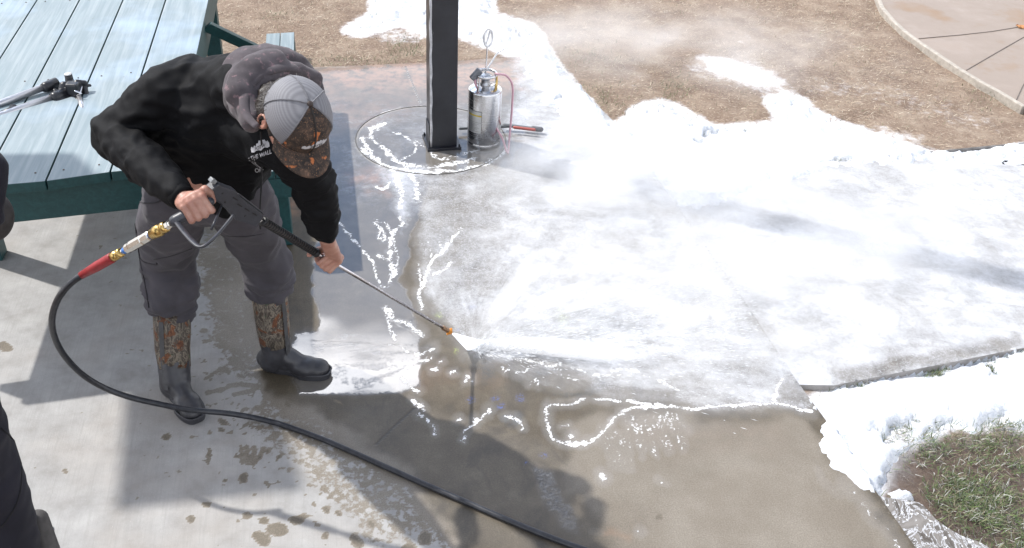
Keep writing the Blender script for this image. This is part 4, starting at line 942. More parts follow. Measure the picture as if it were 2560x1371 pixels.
def hand(bm, C, g, p, c, wrist, rg=.016, spread=.0205, thumb=None, size=1.0, first=-1):
    """fist round a bar: C bar centre, g along the bar (index finger at first*g), p finger direction across the bar, c out of the bar on the back-of-hand side"""
    C, g, p, c, wrist = map(Vector, (C, g, p, c, wrist)); S = size
    mcps = []
    for i in range(4):
        off = g * (first * (1.5 - i)) * spread * S * 1.02; k = (1.0, 1.06, 1.0, .88)[i] * S; r0 = (.0098, .0102, .0096, .0084)[i] * S
        mcp = C + off * .93 - p * (.020 * k) + c * (rg + .013 + .003 * (i in (1, 2)))
        pip = C + off + p * (.021 * k + rg * .55) + c * (rg * .75 + .006 - .002 * i)
        dip = C + off * 1.0 + p * (rg + .008) - c * (rg * .75 + .004)
        tip = C + off * .98 - p * .001 - c * (rg + .010)
        chain(bm, [(mcp, r0 * 1.22), (mcp.lerp(pip, .5), r0 * 1.04), (pip, r0 * 1.08), (dip, r0 * .98), (tip, r0 * .86)], 12)
        mcps.append((mcp, r0 * 1.28))
    for i, (m, r) in enumerate(mcps):
        w = wrist + g * first * (.9 - .6 * i) * .012
        chain(bm, [(w, .021 * S), (w.lerp(m, .5), .0185 * S), (m - c * .004, r * 1.12)], 14)
    for a, b in zip(mcps[:-1], mcps[1:]):
        capsule(bm, a[0] - p * .012 - c * .004, b[0] - p * .012 - c * .004, a[1] * .95, b[1] * .95, 10)
    t0 = wrist.lerp(C, .35) + g * first * .018 - c * .004
    if thumb is None: thumb = [C + g * first * .046 - p * (rg + .012) + c * .004, C + g * first * .05 - p * (rg * .3) - c * (rg + .004), C + g * first * .048 + p * .016 - c * (rg + .006)]
    chain(bm, [(t0, .017 * S), (Vector(thumb[0]), .0135 * S), (Vector(thumb[1]), .0112 * S), (Vector(thumb[2]), .0095 * S)], 12)

# ================================================================ GUN GEOMETRY (shared with the hands)
gA = V(650, 549, .97); gB = V(1113, 823, .17)
gd = (gB - gA).normalized()                                    # barrel direction
def onl(x):                                                    # point on the barrel line that shows at photo x
    lo, hi = -1.0, 3.0
    for _ in range(50):
        m = (lo + hi) / 2; P = gA + (gB - gA) * m
        if projv(np.array([P[:]]))[0][0] < x: lo = m
        else: hi = m
    return gA + (gB - gA) * lo
cam_n = Vector(_c)
gs = gd.cross(cam_n).normalized()                              # sideways in the picture: towards lower left
if Vector(_u).dot(gs) > 0: gs = -gs
gc = gs.cross(gd).normalized()
if gc.dot(cam_n) < 0: gc = -gc
rear = onl(532) ; 
gripT = V(533, 500, rear.z + .0); gripB = V(440, 551, rear.z - .045)
hgd = (gripB - gripT).normalized()
# ================================================================ WORKER
man = empty('person', (-1.1, 2.95, 0), 'person in black hoodie, grey pants and camouflage boots bending over a pressure washer wand', 'person')
c_, r_, u_ = Vector(_c), Vector(_r), Vector(_u)
hU = (.86 * c_ + 0.45 * r_ * 1.2 + .45 * u_ * .38); hU.normalize()
hF = (.38 * r_ - .90 * u_ + .10 * c_); hF = (hF - hU * hF.dot(hU)).normalized()
hR = hF.cross(hU).normalized()                                 # the person's right
HC = V(737, 294, 1.40)                                         # middle of the skull
P = dict(rank=V(436, 935, .11), lank=V(692, 868, .11), rknee=V(428, 655, .50), lknee=V(672, 655, .50), rhip=V(440, 500, .86), lhip=V(590, 488, .86),
         pel=V(505, 425, .97), belly=V(545, 350, 1.08), chest=V(580, 270, 1.22), neck=V(630, 225, 1.35),
         rsh=V(425, 232, 1.28), relb=V(285, 335, 1.13), rwr=V(462, 500, 1.12), lsh=V(735, 370, 1.23), lelb=V(785, 460, 1.08), lwr=V(815, 592, .87))
lanceH = onl(818)
rgC = gripT.lerp(gripB, .42)
# --- body: one continuous skin
b1 = bmesh.new()
ellipsoid(b1, HC, (hR, hF, hU), (.074, .094, .100)); ellipsoid(b1, HC + hF * .022 - hU * .055, (hR, hF, hU), (.060, .072, .068))
ellipsoid(b1, HC + hF * .075 - hU * .098, (hR, hF, hU), (.030, .026, .022))           # chin
chain(b1, [(HC + hF * .090 - hU * .012, .008), (HC + hF * .112 - hU * .045, .0105), (HC + hF * .108 - hU * .052, .011)], 10)   # nose
for s in (-1, 1):
    ellipsoid(b1, HC + hF * .084 + hU * .006 + hR * .032 * s, (hR, hF, hU), (.022, .010, .007))          # brow
    ellipsoid(b1, HC + hF * .066 - hU * .042 + hR * .040 * s, (hR, hF, hU), (.022, .022, .020))          # cheek
    e0 = HC - hF * .004 - hU * .022 + hR * .080 * s; eo = (hR * s * .6 - hF * .8).normalized()
    ring_sweep(b1, [e0 + hU * .030 * math.cos(a) + hF * .017 * math.sin(a) + eo * .010 for a in [2 * math.pi * k / 14 for k in range(14)]], .0042, 8, closed=True)
    ellipsoid(b1, e0, (hF, eo, hU), (.013, .008, .022))
    chain(b1, [(HC + hF * .094 - hU * (.076) + hR * .018 * s, .004), (HC + hF * .101 - hU * .073, .0055)], 8)   # lips
chain(b1, [(HC - hU * .05 - hF * .02, .056), (HC.lerp(P['neck'], .6) - hU * .02, .054), (P['neck'], .065)], 18)
chain(b1, [(P['neck'], .08), (P['chest'], .135), (P['belly'], .125), (P['pel'], .13)], 20)
for s, (sh, el, wr) in {'r': ('rsh', 'relb', 'rwr'), 'l': ('lsh', 'lelb', 'lwr')}.items():
    chain(b1, [(P['chest'], .1), (P[sh], .058), (P[sh].lerp(P[el], .5), .047), (P[el], .040), (P[el].lerp(P[wr], .35), .042), (P[wr], .0265)], 16)
for hp, kn, an in (('rhip', 'rknee', 'rank'), ('lhip', 'lknee', 'lank')):
    chain(b1, [(P['pel'], .12), (P[hp], .08), (P[kn], .048), (P[kn].lerp(P[an], .35), .036), (P[an], .026)], 16)
chain(b1, [(P['rank'], .026), (V(440, 962, .055), .022), (V(455, 995, .04), .015)], 12); chain(b1, [(P['lank'], .026), (V(700, 893, .06), .022), (V(735, 915, .04), .015)], 12)
pimg = (r_ * .52 - u_ * .85); pimg = (pimg - hgd * pimg.dot(hgd)).normalized(); cimg = hgd.cross(pimg).normalized()
if cimg.dot(cam_n) < 0: cimg = -cimg
hand(b1, rgC, hgd, pimg, cimg, P['rwr'], rg=.015, spread=.0215, first=-1, thumb=[rgC - hgd * .046 - pimg * .036 + cimg * .010, rgC - hgd * .052 - pimg * .026 - cimg * .014, rgC - hgd * .046 - pimg * .004 - cimg * .030])
pl = (gs * .97 + 0 * r_).normalized(); cl = gc
if cl.dot(cam_n) < 0: cl = -cl
hand(b1, lanceH, gd, pl, cl, P['lwr'], rg=.012, spread=.0185, first=1, thumb=[lanceH - gd * .030 - pl * .022 - cl * .012, lanceH - gd * .052 + pl * .004 - cl * .022, lanceH - gd * .066 + pl * .020 - cl * .014])
obj('body', fuse(b1, .0034, 3, .4), M_SKIN, man)
bd = bpy.data.objects['body']
for s in (-1, 1):
    b1 = bmesh.new(); ellipsoid(b1, HC + hF * .0835 - hU * .010 + hR * .031 * s, (hR, hF, hU), (.0125, .011, .0105), 16, 10); obj('eye', b1, simple('eye_white', (.6, .58, .55), .2, bump=0), man)
# --- hair
b1 = bmesh.new(); ellipsoid(b1, HC - hF * .010 + hU * .012, (hR, hF, hU), (.083, .098, .090), 28, 18); ellipsoid(b1, HC - hF * .040 - hU * .030, (hR, hF, hU), (.080, .065, .078)); ellipsoid(b1, HC - hF * .050 - hU * .070, (hR, hF, hU), (.072, .060, .064)); ellipsoid(b1, HC - hF * .055 - hU * .110, (hR, hF, hU), (.064, .050, .055))
capsule(b1, HC - hU * .05 - hF * .03, HC.lerp(P['neck'], .72) + c_ * .004, .068, .062, 20)
for s in (-1, 1): chain(b1, [(HC + hR * s * .076 + hF * .02 + hU * .02, .010), (HC + hR * s * .074 + hF * .026 - hU * .02, .007)], 8)
me = fuse(b1, .004, 3); wrinkle(me, .0035, (60, 60, 60), (150, 150, 150), .003)
M_HAIR = simple('dark_hair', (.018, .012, .009), .5, 0, .5, 60, .6)
obj('hair', me, M_HAIR, man)
b1 = bmesh.new(); rr_ = random.Random(4)
for k in range(900):
    th = rr_.uniform(-2.4, 2.4); z = rr_.uniform(-.085, .045)
    if k % 3 == 0: th = rr_.uniform(2.2, 3.9); z = rr_.uniform(-.02, .02)
    d = (-hF * math.cos(th) + hR * math.sin(th)); base = HC - hF * .02 + d * (.078 if z > -.03 else .06) + hU * z
    t = (-hU * rr_.uniform(.2, 1) + d * rr_.uniform(.05, .8) + hR * rr_.uniform(-.6, .6)).normalized() * rr_.uniform(.012, .03)
    if d.dot(hF) > .2: continue
    w = d.cross(t).normalized() * .0007; m_ = base + t * .55 + d * .004
    vs = [b1.verts.new(v) for v in (base - w, base + w, m_ + w, m_ - w, base + t)]; b1.faces.new(vs[:4]); b1.faces.new((vs[3], vs[2], vs[4]))
obj('hair_strands', b1, M_HAIR, man)
# --- cap
CC = HC + hU * .022; crx, cry, crz = .0905, .106, .100
def dome(a0, a1, na, off=0.0, z0=0.0, nz=14):
    vs = []; fs = []
    for j in range(nz + 1):
        t = math.pi / 2 * (1 - j / nz * .985) ; 
        for i in range(na + 1):
            a = a0 + (a1 - a0) * i / na
            s = math.cos(math.pi / 2 - t) if False else math.sin(t)
            h = math.cos(t) ** .8
            k = 1 + off + .004 * math.cos(6 * a)
            vs.append(CC + hF * cry * k * s * math.cos(a) + hR * crx * k * s * math.sin(a) + hU * (crz * k * h + z0 - .004))
    for j in range(nz):
        for i in range(na):
            p = j * (na + 1) + i; fs.append((p, p + 1, p + na + 2, p + na + 1))
    me = bpy.data.meshes.new('d'); me.from_pydata(vs, [], fs); return me
cp = empty('cap', tuple(CC), 'trucker cap with grey mesh back and brown camouflage front, worn by the bending person', 'cap')
q = N('cap_mesh'); P_ = q.pos(); dv = q.n('ShaderNodeVectorMath', operation='DOT_PRODUCT'); q.l(P_, dv.inputs[0]); dv.inputs[1].default_value = (hU + hR * .15)[:]
sw = q.math('SINE', q.math('MULTIPLY', dv.outputs['Value'], 1000)); dv2 = q.n('ShaderNodeVectorMath', operation='DOT_PRODUCT'); q.l(P_, dv2.inputs[0]); dv2.inputs[1].default_value = (hF * .9 + hR * .5)[:]; sw2 = q.math('SINE', q.math('MULTIPLY', dv2.outputs['Value'], 1000))
ms = q.math('MULTIPLY', q.math('ADD', sw, 1), .5)
M_MESH = q.set(Base_Color=q.mix(ms, (.135, .135, .148), (.185, .185, .20)), Roughness=.7, Normal=q.bump(q.math('ADD', sw, q.math('MULTIPLY', sw2, .6)), .12, .0012))
HW = math.radians(51)
me = dome(HW, 2 * math.pi - HW, 64); obj('crown', me, M_MESH, cp)
q = N('camo_cap'); P_ = q.pos(); a = q.noise(P_, 45, 5, .7, .8); b = q.noise(P_, 34, 3, .5)
col = q.ramp(a, [(.35, (.008, .006, .005)), (.52, (.035, .022, .016)), (.62, (.075, .045, .03)), (.72, (.16, .09, .06))]); col = q.mix(q.smooth(b, .64, .72), col, (.38, .12, .035)); col = q.mix(q.math('MULTIPLY', q.smooth(q.noise(P_, 260, 2, .6), .62, .68), .6), col, (.35, .18, .09))
M_CAMO2 = q.set(Base_Color=col, Roughness=.8, Normal=q.bump(q.noise(P_, 700, 2), .2, .001))
me = dome(-HW, HW, 40, .006); obj('front_panel', me, M_CAMO2, cp)
M_SEAM = simple('seam', (.16, .16, .175), .8, scale=60); M_SEAMD = simple('seam_dark', (.02, .016, .014), .8, scale=60)
for k, a in enumerate([HW, -HW, math.radians(115), -math.radians(115), math.pi, 0]):
    pts = []
    for j in range(14):
        t = math.pi / 2 * (1 - j / 13 * .97); k_ = 1.008 + .004 * math.cos(6 * a) + (.006 if abs(a) < .1 else 0); s = math.sin(t); h = math.cos(t) ** .8
        pts.append(CC + hF * cry * k_ * s * math.cos(a) + hR * crx * k_ * s * math.sin(a) + hU * (crz * k_ * h - .004))
    b1 = bmesh.new(); ring_sweep(b1, pts, .0028, 6, sx=1.0, sy=.55); obj('seam', b1, M_SEAMD if abs(a) < .1 else M_SEAM, cp)
b1 = bmesh.new(); ellipsoid(b1, CC + hU * (crz * 1.005 - .002), (hR, hF, hU), (.0085, .0085, .005), 16, 8); obj('button', b1, simple('button', (.035, .022, .018), .6), cp)
b1 = bmesh.new(); gr = []; nb, mb = 22, 10
for side in (0, 1):
    for j in range(mb + 1):
        row = []
        for i in range(nb + 1):
            a = -1.12 + 2.24 * i / nb; v = j / mb; x = math.sin(a) * crx * (1.0 + .05 * v); ext = .071 * v * (max(0, math.cos(a * 1.28)) ** .55)
            y = cry * 1.0 * math.cos(a) + ext; z = -.004 - .010 * v - 2.2 * x * x * (.6 + .9 * v) - .0025 * side
            row.append(b1.verts.new(CC + hR * x + hF * y + hU * z))
        gr.append(row)
for s0 in (0, mb + 1):
    for j in range(mb):
        for i in range(nb): f = (gr[s0 + j][i], gr[s0 + j][i + 1], gr[s0 + j + 1][i + 1], gr[s0 + j + 1][i]); b1.faces.new(f if s0 == 0 else tuple(reversed(f)))
for i in range(nb): b1.faces.new((gr[mb][i], gr[mb][i + 1], gr[2 * mb + 1][i + 1], gr[2 * mb + 1][i]))
obj('brim', b1, M_CAMO2, cp)
# emblem on the cap and the chest: white splash with letters
M_INKW = simple('print_white', (.55, .55, .58), .8, scale=60); M_INKB = simple('print_black', (.02, .02, .02), .8)
def splash_outline(w, h, seed):
    r = random.Random(seed); top = []
    for i in range(15):
        t = i / 14; y = h * (.25 + .75 * math.exp(-((t - .62) / .28) ** 2)) + (h * .22 if i % 2 else -h * .05) * r.uniform(.5, 1.1); top.append((w * (t - .5), y))
    bot = [(w * (.5 - i / 8), -h * (.16 + .10 * math.sin(i * 2.0)) - h * .05 * i / 8) for i in range(9)]
    return top + bot
def text_mesh(s, size):
    cu = bpy.data.curves.new('t', 'FONT'); cu.body = s; cu.size = size; cu.align_x = 'CENTER'; cu.extrude = 0.0; cu.shear = .25; cu.offset = size * .012
    o = bpy.data.objects.new('t', cu); COL.objects.link(o); dg = bpy.context.evaluated_depsgraph_get(); dg.update(); me = bpy.data.meshes.new_from_object(o.evaluated_get(dg)); bpy.data.objects.remove(o); return me
def shrink(me, origin, X_, Y_, Nn, target, lift, backup=.05):
    """lay a flat outline on the surface of target"""
    from mathutils.bvhtree import BVHTree
    t = BVHTree.FromPolygons([v.co.copy() for v in target.data.vertices], [tuple(p.vertices) for p in target.data.polygons])
    b = bmesh.new(); b.from_mesh(me); bmesh.ops.triangulate(b, faces=b.faces[:]); bmesh.ops.subdivide_edges(b, edges=[e for e in b.edges if e.calc_length() > .006], cuts=2, use_grid_fill=True)
    for v in b.verts:
        w = origin + X_ * v.co.x + Y_ * v.co.y; h = t.ray_cast(w + Nn * backup, -Nn)
        v.co = (h[0] + Nn * lift) if h[0] is not None else w
    b.to_mesh(me); b.free(); return me
def poly_mesh(pts):
    b = bmesh.new(); vs = [b.verts.new((x, y, 0)) for x, y in pts]; f = b.faces.new(vs); bmesh.ops.triangulate(b, faces=[f]); m = bpy.data.meshes.new('p'); b.to_mesh(m); b.free(); return m
fp = bpy.data.objects['front_panel']
en = (hF * .86 + hU * .5).normalized(); ey = (hU * .86 - hF * .5).normalized(); ec = CC + hF * cry * .93 + hU * .032; ex_ = (-hR)
em = obj('emblem', shrink(poly_mesh(splash_outline(.078, .020, 3)), ec + ex_ * .006, ex_, ey, en, fp, .0012), M_INKW, cp)
obj('lettering', shrink(text_mesh("SOTW", .0135), ec - ey * .0005 + ex_ * .006, ex_, ey, en, fp, .0022), M_INKB, em)
# --- hoodie
b1 = bmesh.new()
chain(b1, [(V(470, 448, .93), .128), (V(505, 400, 1.0), .142), (V(530, 320, 1.12), .155), (V(560, 262, 1.24), .150), (V(600, 235, 1.30), .12), (P['neck'], .095)], 26)
chain(b1, [(V(450, 395, 1.0), .10), (V(470, 320, 1.12), .12), (V(480, 260, 1.24), .10)], 24)
chain(b1, [(V(560, 460, .93), .115), (V(580, 405, 1.0), .125), (V(610, 335, 1.12), .13), (V(625, 300, 1.2), .13)], 24)
chain(b1, [(V(560, 262, 1.24), .13), (V(470, 218, 1.285), .100), (P['rsh'], .088), (P['rsh'].lerp(P['relb'], .5), .078), (P['relb'], .068), (P['relb'].lerp(P['rwr'], .35), .064), (P['relb'].lerp(P['rwr'], .75), .050), (P['relb'].lerp(P['rwr'], .90), .039)], 22)
chain(b1, [(V(610, 290, 1.22), .12), (V(690, 345, 1.23), .095), (P['lsh'], .085), (P['lsh'].lerp(P['lelb'], .6), .070), (P['lelb'], .062), (P['lelb'].lerp(P['lwr'], .5), .053), (P['lelb'].lerp(P['lwr'], .84), .043)], 22)
me = fuse(b1, .0075, 8)
wrinkle(me, .010, (8, 8, 14), (24, 24, 38), .007, seed=2.2)
wrinkle(me, .007, (20, 20, 42), (50, 50, 80), .002, seed=5.2, weight=lambda c: np.clip(np.exp(-np.linalg.norm(c - np.array(P['relb'].lerp(P['rwr'], .45)), axis=1) ** 2 / .012) + np.exp(-np.linalg.norm(c - np.array(P['lelb'].lerp(P['lwr'], .3)), axis=1) ** 2 / .02), 0, 1))
M_HOOD = cloth('black_cotton', (.0026, .0028, .0038), .7, .25, 6, 1200, .0, .15)
jk = obj('hoodie', me, M_HOOD, man)
for el, wr, t0 in (('relb', 'rwr', .86), ('lelb', 'lwr', .80)):
    b1 = bmesh.new(); a = P[el].lerp(P[wr], t0); b = P[el].lerp(P[wr], t0 + (.13 if wr == 'rwr' else .18)); ring_sweep(b1, [a, a.lerp(b, .15), a.lerp(b, .5), a.lerp(b, .9), b], [.036, .0405, .038, .037, .031], 40)
    obj('cuff', b1, M_HOOD, jk)
# hood bunched round the neck
b1 = bmesh.new()
hd = [(V(632, 312, 1.36), .024), (V(604, 268, 1.37), .036), (V(600, 215, 1.38), .046), (V(622, 172, 1.40), .050), (V(665, 150, 1.41), .048), (V(712, 152, 1.40), .042), (V(755, 172, 1.37), .033), (V(785, 205, 1.34), .026), (V(797, 240, 1.31), .018)]
chain(b1, hd, 20); ellipsoid(b1, V(630, 195, 1.37), (r_, u_, c_), (.092, .095, .095)); ellipsoid(b1, V(680, 165, 1.38), (r_, u_, c_), (.085, .062, .075)); ellipsoid(b1, V(612, 230, 1.36), (r_, u_, c_), (.060, .090, .085))
chain(b1, [(v - c_ * .035 - u_ * .004, .034) for v in (V(618, 290, 1.40), V(611, 250, 1.425), V(622, 215, 1.445), V(650, 186, 1.46), V(695, 170, 1.46), V(738, 172, 1.44), V(772, 192, 1.40))], 16)
chain(b1, [(v - c_ * .03 + (u_ - r_) * .022, .042) for v in (V(611, 250, 1.425), V(622, 215, 1.445), V(650, 186, 1.46), V(695, 170, 1.46))], 16)
me = fuse(b1, .006, 24); wrinkle(me, .004, (9, 9, 9), (34, 34, 34), .003, seed=7.7)
M_HOODG = cloth('faded_hood', (.080, .070, .076), .92, .40, 9, 900, .1, .15, spots=(48, .56, .68, .4, (.34, .21, .23)))
obj('hood', me, M_HOODG, man)
b1 = bmesh.new()
hr = [V(643, 318, 1.385), V(618, 290, 1.40), V(611, 250, 1.425), V(622, 215, 1.445), V(650, 186, 1.46), V(695, 170, 1.46), V(738, 172, 1.44), V(772, 192, 1.40), V(795, 222, 1.36), V(803, 250, 1.32)]
ring_sweep(b1, catmull(hr, 6), [.007 + .005 * math.sin(math.pi * i / (len(hr) * 6 - 6)) for i in range(len(hr) * 6 - 5)], 12, sx=1.5, sy=.9); obj('hood_hem', b1, M_HOODG, man)
b1 = bmesh.new()
for o_ in (-.003, .003): ring_sweep(b1, [V(652, 113, 1.40) + r_ * o_, V(668, 122, 1.435) + r_ * o_, V(690, 135, 1.455) + r_ * o_, V(707, 153, 1.468) + r_ * o_], .0022, 6)
obj('hood_seam', b1, simple('hood_stitch', (.03, .026, .03), .9), man)
# drawcord
b1 = bmesh.new(); ring_sweep(b1, catmull([V(652, 330, 1.33), V(655, 390, 1.2), V(654, 450, 1.06), V(650, 520, .93), V(649, 548, .885)], 6), .0028, 8); capsule(b1, V(649, 548, .885), V(651, 572, .85), .0036, .003, 8); obj('drawcord', b1, simple('cord', (.01, .01, .012), .8), man)
# print on the chest
cn = (c_ * .95 + r_ * .1).normalized(); xd = (r_ * .985 + u_ * .17).normalized(); yd = (u_ * .985 - r_ * .17).normalized()
xd = (xd - cn * xd.dot(cn)).normalized(); yd = cn.cross(xd)
def onjk(x, y): return V(x, y, 1.15)
cy_ = onjk(662, 401)
e2 = obj('chest_print', shrink(poly_mesh(splash_outline(.062, .022, 8)), onjk(672, 389), xd, yd, cn, jk, .003, .4), M_INKW, jk)
obj('print_letters', shrink(text_mesh("SOTW", .0125), onjk(671, 390), xd, yd, cn, jk, .005, .4), M_INKB, e2)
obj('print_line', shrink(text_mesh("OFF THE WALL", .0155), onjk(654, 407), xd, yd, cn, jk, .003, .4), M_INKW, jk)
# --- trousers
b1 = bmesh.new()
ellipsoid(b1, V(512, 470, .90), (r_, Vector((0, 1, 0)), AX[2]), (.175, .135, .13))
chain(b1, [(V(440, 490, .88), .110), (V(425, 560, .72), .108), (V(420, 630, .53), .100), (V(426, 690, .44), .092), (V(430, 730, .395), .086), (V(432, 752, .365), .078), (V(434, 762, .350), .070)], 26)
chain(b1, [(V(590, 480, .88), .115), (V(618, 550, .74), .105), (V(652, 620, .56), .092), (V(670, 665, .475), .088), (V(671, 688, .43), .088), (V(669, 706, .40), .082), (V(668, 718, .385), .072)], 26)
me = fuse(b1, .0075, 6)
kn = [np.array(V(430, 735, .33)), np.array(V(666, 705, .38))]
wrinkle(me, .010, (6, 6, 9), (20, 20, 24), .008, seed=1.3)
wrinkle(me, .019, (9, 9, 30), (28, 28, 60), .007, seed=4.4, weight=lambda c: np.clip(np.exp(-((c[:, 2] - .34) / .10) ** 2), 0, 1))
wrinkle(me, .008, (10, 10, 26), None, 0, seed=8.4, weight=lambda c: np.clip(np.exp(-((c[:, 2] - .80) / .07) ** 2), 0, 1) * .7)
M_PANT = cloth('grey_canvas', (.060, .056, .064), .88, .28, 5, 1000, .08, .2)
pt = obj('trousers', me, M_PANT, man)
def stitch(name, pts, par, target, r=.0018, m=None):
    from mathutils.bvhtree import BVHTree
    t = BVHTree.FromPolygons([v.co.copy() for v in target.data.vertices], [tuple(p.vertices) for p in target.data.polygons]); out = []
    for p in catmull([Vector((x, y, 0)) for x, y in pts], 6):
        d = (Vector(at(p.x, p.y, .5)) - Vector(EYE)).normalized(); h = t.ray_cast(Vector(EYE), d)
        if h[0] is not None: out.append(h[0] - d * .0015)
    if len(out) > 2:
        b = bmesh.new(); ring_sweep(b, out, r, 6); obj(name, b, m, par)
M_ST = simple('stitch_dark', (.028, .026, .03), .9)
stitch('pocket_seam', [(334, 488), (345, 502), (365, 508), (395, 505), (410, 490)], pt, pt, .0026, M_ST); stitch('pocket_seam', [(346, 640), (360, 655), (388, 662), (392, 658)], pt, pt, .003, M_ST)
stitch('side_seam', [(333, 500), (338, 560), (348, 640), (362, 710), (372, 770)], pt, pt, .0022, M_ST); stitch('knee_seam', [(385, 650), (430, 640), (480, 622)], pt, pt, .0018, M_ST); stitch('knee_seam', [(560, 590), (610, 592), (660, 585)], pt, pt, .0018, M_ST)
# --- boots
M_RUB = simple('boot_rubber', (.040, .040, .046), .42, 0, .35, 12, .25, .5, .003); M_CAMO = mat_camo('boot_camo'); M_STR = simple('boot_strip', (.055, .055, .058), .6)
def boot(top, mid, ank, heel, ball, toe, lab_, strip_px):
    bt = empty('boot', tuple((heel.x, heel.y, 0)), lab_, 'boot', 'the worker\'s camouflage boots')
    b1 = bmesh.new(); ring_sweep(b1, [top, top.lerp(mid, .5), mid, mid.lerp(ank, .6)], [.068, .067, .064, .059], 36); sh = obj('shaft', b1, M_CAMO, bt)
    displace(sh.data, lambda c, n: c + n * (nz3(c, (22, 22, 30), 3.0) * .005)[:, None])
    b1 = bmesh.new(); chain(b1, [(mid.lerp(ank, .45), .061), (ank, .058), (ank.lerp(heel, .5), .056)], 20)
    f = (toe - heel); f.z = 0; f.normalize(); sd_ = Vector((-f.y, f.x, 0))
    A = heel + Vector((0, 0, .045)); 
    ellipsoid(b1, A, (f, sd_, AX[2]), (.045, .040, .050)); ellipsoid(b1, heel.lerp(ball, .45) + Vector((0, 0, .052)), (f, sd_, AX[2]), (.085, .040, .052)); ellipsoid(b1, ball + Vector((0, 0, .038)), (f, sd_, AX[2]), (.070, .050, .042)); ellipsoid(b1, toe - f * .048 + Vector((0, 0, .034)), (f, sd_, AX[2]), (.052, .047, .036))
    capsule(b1, ank + Vector((0, 0, .0)), ball + Vector((0, 0, .045)), .047, .034)
    m = fuse(b1, .005, 8)
    def flat(c, n):
        c[:, 2] = np.maximum(c[:, 2], .012); return c + n * (nz3(c, (30, 30, 45), 1.0) * .0022)[:, None]
    displace(m, flat); fo = obj('foot', m, M_RUB, bt)
    b1 = bmesh.new(); L0 = (toe - heel).length; out = []
    for k in range(40):
        a = 2 * math.pi * k / 40; t = math.cos(a); w = .044 if t < 0 else .053; mid_ = (heel + toe) / 2
        x = t * (L0 / 2 + .008) ; waist = 1 - .20 * math.exp(-((t + .25) / .3) ** 2)
        out.append(mid_ + f * x + sd_ * math.copysign(abs(math.sin(a)) ** .62, math.sin(a)) * w * waist + Vector((0, 0, .022)))
    prism(b1, out, (0, 0, -.0215), .003); obj('sole', b1, M_RUB, bt, smooth=False)
    for dz in (.028,):
        b1 = bmesh.new(); ring_sweep(b1, [p + Vector((0, 0, .004)) for p in out], .004, 6, closed=True); obj('welt', b1, M_RUB, bt)
    b1 = bmesh.new(); ca = (c_ - AX[2] * c_.z).normalized(); rt = ca.cross(AX[2])
    dirn = (ca * math.cos(strip_px) - rt * math.sin(strip_px)).normalized(); sidew = dirn.cross(AX[2]).normalized()
    pts = [(top, .070), (top.lerp(mid, .5), .069), (mid, .066), (mid.lerp(ank, .5), .0625), (ank, .060)]
    rows = [[b1.verts.new(p + dirn * (r + .003) + sidew * w) for w in (-.010, 0, .010)] for p, r in pts]
    for a, b in zip(rows[:-1], rows[1:]):
        for i in range(2): b1.faces.new((a[i], a[i + 1], b[i + 1], b[i]))
    obj('strip', b1, M_STR, bt)
    return bt
boot(V(430, 778, .33), V(432, 870, .19), V(438, 950, .085), V(434, 975, 0), V(472, 1025, 0), V(494, 1056, 0), 'camouflage rubber boot nearer the camera with its toe under the black hose', math.radians(-15))
boot(V(670, 712, .395), V(683, 820, .20), V(692, 880, .09), V(672, 918, 0), V(765, 935, 0), V(822, 940, 0), 'camouflage rubber boot pointing right at the edge of the puddle', math.radians(60))

# ================================================================ PRESSURE WASHER GUN
gun = empty('pressure_washer_gun', tuple(onl(900)), 'black pressure washer gun with spring grip and long steel lance held by the worker', 'pressure washer gun')
M_GUN = simple('gun_plastic', (.038, .041, .052), .42, 0, .25, 40, .12); M_GUN2 = simple('gun_dark', (.008, .008, .01), .5)
ax3 = (gd, gs, gc)
r0 = onl(528); r1 = onl(645); Lg = (r1 - r0).length
b1 = bmesh.new()
def gp(t, s, c=0): return r0 + gd * (Lg * t) + gs * s + gc * c
prof = [(-.04, -.030), (.15, -.034), (.30, -.040), (.42, -.030), (.97, -.020), (1.02, -.010), (1.0, .022), (.80, .030), (.70, .034), (.62, .038), (.45, .028), (.20, .018), (.02, .020), (-.08, .0)]
prism(b1, [gp(t, s, .019) for t, s in prof], -gc * .038, .006)
gb = obj('body_shell', b1, M_GUN, gun, smooth=False)
b1 = bmesh.new()
for t in (.36, .50, .66, .82): box(b1, gp(t, -.008 - .010 * (t < .4), .0193), ax3, (.020, .0045, .0018), .0005)
obj('slot', b1, M_GUN2, gb, smooth=False)
for t, s in ((.12, -.012), (.70, .012), (.25, .006)):
    b1 = bmesh.new(); lathe(b1, gp(t, s, .0185), [(.0035, 0), (.0035, .001), (.0015, .0014)], 10, (gd, gs, gc)); obj('screw', b1, M_GUN2, gb)
b1 = bmesh.new(); capsule(b1, gp(.40, -.0335, .008), gp(.98, -.0225, .008), .0035, .003, 8); obj('rail', b1, M_GUN, gb)
b1 = bmesh.new(); chain(b1, [(gripT + hgd * .012, .0145), (gripT.lerp(gripB, .5), .0165), (gripB, .018), (gripB + hgd * .004, .017)], 20); obj('grip', b1, M_GUN, gun)
b1 = bmesh.new(); box(b1, gp(-.10, -.028, .004), (gd, gs, gc), (.018, .014, .02), .003); obj('safety_latch', b1, simple('latch_grey', (.22, .23, .24), .4), gun, smooth=False)
